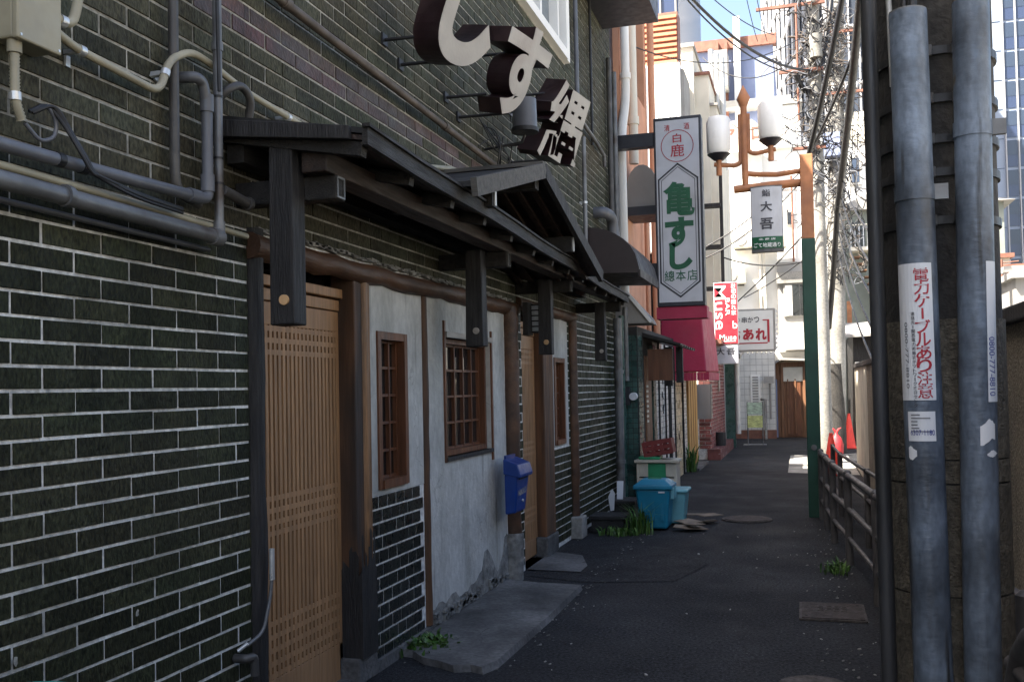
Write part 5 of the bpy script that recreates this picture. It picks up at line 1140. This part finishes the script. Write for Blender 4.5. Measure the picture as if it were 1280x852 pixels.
for k in range(5): MB().tube([(q0.x + .02 + k*.13, 33.32, q0.z), (q0.x + .02 + k*.13, 33.32, q1.z)], .015, 6).build('baluster', m_sticker, sa)
MB().tube([(q0.x - .3, 33.32, q1.z), (q1.x + .3, 33.32, q1.z)], .025, 6).build('balcony_rail', m_cream, sa)
MB().box(q0.x + .1, q0.x + .5, 33.96, 34, q0.z + .1, q1.z + .2).build('window', m_glass, sa)
for k in range(12): MB().box(q0.x + .1 + k*.1, q0.x + .28 + k*.1, 33.2, 33.8, q0.z - .35 - k*.22, q0.z - .31 - k*.22).build('stair_tread', m_housew, sa)
sd = thing('lean_to', 'dark patched lean-to roof with white boxes beyond the boundary wall end', 'shed', (1.6, 24, 0))
a, b = at(1062, 470, Y=24), at(1100, 415, Y=24); MB().box(a.x + .1, a.x + 3, 24, 28, -.05, b.z).build('wall', m_wood, sd)
MB().hexa([(a.x - .1, 23.6, b.z - .12), (a.x + 3, 23.6, b.z), (a.x + 3, 28, b.z + .5), (a.x - .1, 28, b.z + .4), (a.x - .1, 23.6, b.z - .06), (a.x + 3, 23.6, b.z + .06), (a.x + 3, 28, b.z + .56), (a.x - .1, 28, b.z + .46)]).build('roof', m_grwall, sd)
for k in range(3): MB().box(a.x + .12 + k*.45, a.x + .45 + k*.45, 23.7, 23.98, 1.5 + .3*k, 1.85 + .3*k).build('box', m_white, sd)
for i, (pa, pb, Y, m_, lab) in enumerate((((1255, 400), (1300, 335), 26, m_white, 'small white house roof corner over the wall at the right edge'), ((1262, 395), (1271, 340), 22, m_crim, 'dark red upright board over the wall at the right edge'), ((1271, 392), (1310, 346), 20, m_grwall, 'pale grey shed over the wall at the right edge'), ((1243, 400), (1262, 322), 30, m_cream, 'narrow cream house with a rust roof beside the right duct'))):
    t = thing(('small_house', 'upright_board', 'shed', 'narrow_house')[i], lab, ('house', 'board', 'shed', 'house')[i], (at(*pa, Y=Y).x, Y, 0)); a, b = at(*pa, Y=Y), at(*pb, Y=Y)
    MB().box(a.x, b.x, Y, Y + (.2 if i == 1 else 3), -.05, b.z).build('wall', m_, t)
    MB().box(a.x - .1, b.x + .1, Y - .15, Y + (.3 if i == 1 else 3.1), b.z, b.z + .12).build('roof', m_rust if i in (0, 3) else m_grwall, t)
    if i != 1: MB().box(a.x + (b.x - a.x)*.3, a.x + (b.x - a.x)*.6, Y - .03, Y, b.z - 1.0, b.z - .4).build('window', m_glass, t)
an = thing('roof_aerial', 'rusty roof aerial with crossbars above the right edge of the wall', 'aerial', (at(1252, 390, Y=24).x, 24, 0))
q = at(1252, 330, Y=24); MB().tube([(q.x, 24, 0), (q.x, 24, q.z + .1)], .03, 6).build('mast', m_rust, an)
for k in range(5): MB().tube([(q.x - .3, 24, q.z - .25*k), (q.x + .35, 24, q.z - .25*k + .05)], .015, 5).build('crossbar', m_rust, an)
# unseen building off to the right, added to temper the ambient light
bk = thing('unseen_rear_building', 'unseen plain grey building added across the open plot right of the boundary wall', 'building', (12, -4, 0))
MB().box(9, 16, -14, 6, -.05, 7).build('wall', m_grwall, bk)
pipe('white_downpipe', 'short pale downpipe ending beside the small meter, left of the low eatery', 'pipe', [(-1.93, 11.06, 2.3), (-1.93, 11.06, 1.45)], .032, m_steelpipe)
mt = thing('meter', 'small round white meter on the green tiles left of the low eatery', 'meter', (-1.85, 11.08, 1.2))
MB().tube([(-1.86, 11.14, 1.27), (-1.86, 11.06, 1.27)], .045, 16).build('dial', m_sticker, mt); MB().box(-1.95, -1.9, 11.08, 11.14, 1.17, 1.38).build('bracket', m_signfr, mt)
pipe('vertical_pipe', 'dark green pipe standing between the brick corner and the low eatery', 'pipe', [(-1.97, 11.02, 0), (-1.97, 11.02, 2.2)], .03, m_gtile)
# ------------------------------------------------------------------ bins, crates, cones and small things on the ground
bi = thing('waste_bin', 'turquoise blue plastic waste bin with a domed lid against the left wall', 'bin', (-1.45, 9.2, 0))
def taper(mb, x0, x1, y0, y1, z0, z1, t): return mb.hexa([(x0 + t, y0 + t, z0), (x1 - t, y0 + t, z0), (x1 - t, y1 - t, z0), (x0 + t, y1 - t, z0), (x0, y0, z1), (x1, y0, z1), (x1, y1, z1), (x0, y1, z1)])
bx0, bx1, by0, by1 = -1.555, -1.225, 9.25, 9.60
taper(MB(), bx0, bx1, by0, by1, .02, .40, .035).build('body', m_binblue, bi, bevel=.02)
lid_ = MB(); taper(lid_, bx0 - .02, bx1 + .02, by0 - .02, by1 + .02, .395, .44, .0)
lid_.hexa([(bx0 - .01, by0 - .01, .44), (bx1 + .01, by0 - .01, .44), (bx1 + .01, by1 + .01, .44), (bx0 - .01, by1 + .01, .44), (bx0 + .05, by0 + .06, .485), (bx1 - .05, by0 + .06, .485), (bx1 - .05, by1 - .06, .485), (bx0 + .05, by1 - .06, .485)])
lid_.build('lid', m_binblue, bi, bevel=.012)
MB().box(bx0 + .1, bx1 - .1, by0 + .15, by0 + .19, .48, .495).build('lid_handle', m_postgreen2, bi, bevel=.005)
MB().box(bx1 - .11, bx1 - .05, by0 - .003, by0 + .01, .365, .38).build('label_plate', m_sticker, bi)
for k in range(3): MB().box(bx0 + .07 + k*.085, bx0 + .09 + k*.085, by0 + .012, by0 + .03, .10, .34).build('rib', m_binblue, bi)
for y_ in (by0 + .09, by1 - .09): MB().box(bx1 - .005, bx1 + .028, y_ - .03, y_ + .03, .30, .41).build('lid_clip', m_binpale, bi, bevel=.006)
b2 = thing('waste_bin', 'smaller pale blue waste bin half hidden behind the turquoise one', 'bin', (-1.2, 9.65, 0))
taper(MB(), -1.34, -1.12, 9.63, 9.95, .02, .33, .03).build('body', m_binpale, b2, bevel=.02); MB().box(-1.36, -1.10, 9.61, 9.97, .325, .36).build('lid', m_binpale, b2, bevel=.015)
cbn = thing('cabinet', 'cream slatted cabinet with an open green front behind the turquoise bin', 'cabinet', (-1.6, 10.9, 0))
mb = MB(); mb.box(-1.82, -1.79, 10.95, 11.3, 0, .52); mb.box(-1.40, -1.37, 10.95, 11.3, 0, .52); mb.box(-1.82, -1.37, 11.26, 11.3, 0, .52); mb.box(-1.84, -1.35, 10.92, 11.32, .52, .55)
for k in range(3): mb.box(-1.79, -1.69, 10.95, 10.97, .02 + k*.17, .175 + k*.17); mb.box(-1.49, -1.40, 10.95, 10.97, .02 + k*.17, .175 + k*.17)
mb.build('frame', m_wbox, cbn, bevel=.004)
MB().box(-1.69, -1.49, 10.96, 10.99, .05, .51).build('green_panel', m_gplast, cbn)
MB().box(-1.80, -1.56, 10.98, 11.28, .552, .585).build('tray', m_gplast, label='bright green plastic tray lying on the cream cabinet', cat='tray', bevel=.01)
crt = thing('crate', 'dark maroon plastic crate tilted on top of the cream cabinet', 'crate', (-1.6, 11.15, .6))
ca_, sa_ = math.cos(rad(9)), math.sin(rad(9)); axs = (Vector((ca_, 0, sa_)), YP, Vector((-sa_, 0, ca_)))
def crp(u, v, w_): return Vector((-1.585, 11.12, .685)) + axs[0]*u + axs[1]*v + axs[2]*w_
for v0 in (-.13, .13):
    for k in range(3): MB().obox(crp(0, v0, -.065 + k*.062), axs, (.165, .008, .022)).build('slat', m_crate, crt)
    for u in (-.15, -.05, .05, .15): MB().obox(crp(u, v0, 0), axs, (.016, .010, .08)).build('rib', m_crate, crt)
for u in (-.162, .162): MB().obox(crp(u, 0, 0), axs, (.008, .125, .08)).build('end_panel', m_crate, crt)
MB().obox(crp(0, 0, -.078), axs, (.16, .13, .006)).build('floor', m_crate, crt)
pl1 = thing('planter', 'black ribbed planter box at the foot of the far drainpipe', 'planter', (-1.78, 9.25, 0))
MB().box(-1.95, -1.64, 9.05, 9.35, 0, .15).build('box', m_planter, pl1, bevel=.01); MB().box(-1.97, -1.62, 9.03, 9.37, .13, .165).build('rim', m_planter, pl1, bevel=.006)
pl2 = thing('planter', 'taller black planter box set back between the drainpipe and the turquoise bin', 'planter', (-1.7, 9.7, 0))
MB().box(-1.86, -1.62, 9.5, 9.8, 0, .24).build('box', m_planter, pl2, bevel=.01); MB().box(-1.88, -1.60, 9.48, 9.82, .22, .26).build('rim', m_planter, pl2, bevel=.006)
MB().hexa([(-1.80, 9.6, .262), (-1.74, 9.6, .262), (-1.74, 9.61, .262), (-1.80, 9.61, .262), (-1.80, 9.62, .44), (-1.735, 9.62, .44), (-1.735, 9.63, .44), (-1.80, 9.63, .44)]).build('white_card', m_sticker, label='small white card leaning above the taller black planter', cat='card')
MB().add([(-1.84, 9.45, .16), (-1.80, 9.44, .17), (-1.79, 9.45, .34), (-1.82, 9.46, .38), (-1.86, 9.46, .30)], [(0, 1, 2, 3, 4)]).build('paper_scrap', m_sticker, label='torn white paper sticking up between the two black planters', cat='paper')
for k in range(7):
    x, y = -1.20 + .26*R.random(), 9.25 + .8*R.random()
    an_ = R.uniform(0, 3.1); u = Vector((math.cos(an_), math.sin(an_), R.uniform(-.05, .12))); v = Vector((-math.sin(an_), math.cos(an_), R.uniform(-.05, .1)))
    MB().obox((x + .04, y, .02 + k*.012), (u, v, u.cross(v)), (R.uniform(.07, .14), R.uniform(.06, .12), .003)).build('cardboard_sheet', m_card, label=('lowest', 'second lowest', 'third lowest', 'middle', 'third highest', 'second highest', 'topmost')[k] + ' sheet of flattened wet cardboard beside the turquoise bin', cat='cardboard', group='cardboard heap by the bin')
def weeds(name, label, spots, n, hgt, seed, spread, wide=.008):
    rr = random.Random(seed); mb = MB()
    for k in range(n):
        sx, sy, sz = rr.choice(spots); b = Vector((sx + rr.gauss(0, spread), sy + rr.gauss(0, spread), sz))
        h_ = hgt*rr.uniform(.35, 1.1); a = rr.uniform(0, 6.28); ln = Vector((math.cos(a), math.sin(a), 0)); sd = Vector((-ln.y, ln.x, 0))*wide*rr.uniform(.6, 1.5); le = rr.uniform(.2, .8)*h_
        m1, tp = b + ln*le*.35 + ZP*h_*.65, b + ln*le + ZP*h_*rr.uniform(.6, 1.0)
        mb.add([b - sd*.5, b + sd*.5, m1 + sd, m1 - sd, tp], [(0, 1, 2, 3), (3, 2, 4)])
    return mb.build(name, m_leaf, label=label, cat='weeds', kind='stuff')
def plant(name, label, c, n, hgt, seed, spread, wide):
    o = weeds(name, label, [c], n, hgt, seed, spread, wide); del o['kind']; o['category'] = 'weed'; return o
plant('weed_clump', 'tall green weed clump in front of the turquoise bin', (-1.50, 9.10, 0), 110, .30, 3, .05, .006)
weeds('weed_patch', 'low spreading weeds by the black planter left of the turquoise bin', [(-1.66, 9.0, 0)], 200, .09, 4, .07, .010)
plant('weed_clump', 'low leafy weeds at the foot of the small black tiles', (-1.98, 4.86, .0), 420, .075, 5, .07, .011)
plant('weed_clump', 'weed tuft at the foot of the guard rail', (.22, 7.45, 0), 70, .11, 6, .05, .007)
plant('weed_clump', 'straggly weed climbing beside the ochre door', (-1.74, 15.75, 0), 60, .5, 7, .05, .012)
def cone(x, y, h_, label):
    t = thing('traffic_cone', label, 'traffic cone', (x, y, 0), 'red traffic cones')
    MB().box(x - .17, x + .17, y - .17, y + .17, 0, .035).build('base', m_cone, t, bevel=.012)
    MB().tube([(x, y, .03), (x, y, .06), (x, y, h_*.96), (x, y, h_)], [.135, .125, .035, .022], 20).build('cone_body', m_cone, t)
    MB().tube([(x, y, h_ - .02), (x, y, h_ + .03)], [.03, .028], 12).build('tip', m_cone, t)
cone(.40, 15.3, .60, 'red traffic cone in the sun behind the green lamp post')
cone(.93, 21.5, .70, 'more distant red traffic cone beyond the pole pair, near the boundary wall')
bg = thing('refuse_bag', 'red sack with a knotted top slumped at the foot of the poles', 'bag', (.60, 19.3, 0))
mb = MB(); pr_ = [(.10, 0), (.125, .08), (.12, .22), (.09, .34), (.04, .40), (.025, .44)]; rr = random.Random(2)
rings = [[Vector((.60 + r*math.cos(a)*(1 + rr.uniform(-.12, .12)), 19.3 + r*math.sin(a), z)) for a in [k*math.pi/9 for k in range(18)]] for r, z in pr_]
mb.add([v for r in rings for v in r], [(i*18 + k, i*18 + (k + 1) % 18, (i + 1)*18 + (k + 1) % 18, (i + 1)*18 + k) for i in range(5) for k in range(18)], True); mb.build('sack', m_bag, bg)
for s in (-1, 1): MB().tube([(.60, 19.3, .42), (.60 + s*.04, 19.3, .50), (.60 + s*.09, 19.3, .53)], [.02, .018, .009], 7).build('knot_ear', m_bag, bg)
# covers in the road
mc = thing('manhole_cover', 'round rusty manhole cover in the middle distance of the alley', 'manhole cover', (-.57, 10.18, 0))
MB().tube([(-.57, 10.18, .002), (-.57, 10.18, .014)], .25, 32).build('frame', m_iron, mc); MB().tube([(-.57, 10.18, .004), (-.57, 10.18, .019)], .225, 32).build('lid', m_bronze, mc)
mc = thing('manhole_cover', 'round iron cover at the bottom edge of the photo', 'manhole cover', (.02, 4.62, 0))
MB().tube([(.02, 4.62, .002), (.02, 4.62, .013)], .16, 32).build('frame', m_iron, mc); MB().tube([(.02, 4.62, .004), (.02, 4.62, .017)], .14, 32).build('lid', m_iron, mc)
uc = thing('utility_cover', 'rectangular brown utility cover with cast markings near the guard rail', 'utility cover', (.14, 6.15, 0))
MB().box(-.05, .33, 5.92, 6.37, .002, .012).build('frame', m_iron, uc); lid2 = MB().box(-.035, .315, 5.935, 6.355, .004, .017).build('lid', m_bronze, uc)
for i in range(4):
    for j in range(2): 
        x, y = .055 + i*.045, 6.12 + j*.075; mb = MB(); mb.box(x, x + .034, y, y + .010, .017, .021); mb.box(x, x + .034, y + .045, y + .055, .017, .021); mb.box(x, x + .009, y + .010, y + .045, .017, .021); mb.build('cast_mark', m_iron, lid2)
MB().tube([(-.01, 5.99, .017), (-.01, 5.99, .019)], .009, 10).build('key_hole', m_joint, lid2); MB().tube([(.29, 6.3, .017), (.29, 6.3, .019)], .009, 10).build('key_hole', m_joint, lid2)
mb = MB()
for k in range(90):
    x, y = R.uniform(-1.5, .7), R.uniform(3.6, 9.5)
    if R.random() < .55: x = R.choice((-1.4, .35)) + R.gauss(0, .12)
    a = R.uniform(0, 3.1); s_ = R.uniform(.002, .006)*(1.8 if R.random() < .1 else 1)
    mb.obox((x, y, .004), (Vector((math.cos(a), math.sin(a), .2)), Vector((-math.sin(a), math.cos(a), 0)), ZP), (s_, s_*.7, s_*.35))
mb.build('litter', m_litter, label='tiny pale scraps and grit scattered over the asphalt', cat='litter', kind='stuff')
rr = random.Random(8); mb = MB()
for k in range(200):
    x, y = R.choice((-1.46, -1.47, .22, .1, -2.0)) + R.gauss(0, .05), R.uniform(4.4, 10)
    s_ = R.uniform(.002, .007); mb.obox((x, y, .004), (XP + ZP*.3, YP + XP*R.uniform(-1, 1), ZP), (s_, s_*.8, s_*.5))
mb.build('gravel', m_plaster2, label='loose grit gathered along the edges of the alley', cat='gravel', kind='stuff')
# paler ground painted in for the sun patch beyond the lamp post, a teal tub at the lower left
MB().add([(-.24, 15.65, .004), (.80, 15.3, .004), (.80, 17.0, .004), (-.24, 17.0, .004)], [(0, 1, 2, 3)]).build('painted_sun_patch', m_conc, kind='structure')
MB().add([(-.24, 17.08, .004), (.80, 17.08, .004), (.80, 19.4, .004), (-.24, 19.4, .004)], [(0, 1, 2, 3)]).build('painted_sun_patch', m_conc, kind='structure')
q = at(4, 874, X=-1.9)
tt = thing('tub', 'rim of a teal plastic tub at the lower left corner by the bricks', 'tub', (-1.86, q.y, 0))
MB().tube([(-1.86, q.y, 0), (-1.86, q.y, q.z - .01)], [.11, .14], 20).build('body', m_teal, tt); MB().tube([(-1.86, q.y, q.z - .015), (-1.86, q.y, q.z + .004)], .15, 20).build('rim', m_teal, tt)
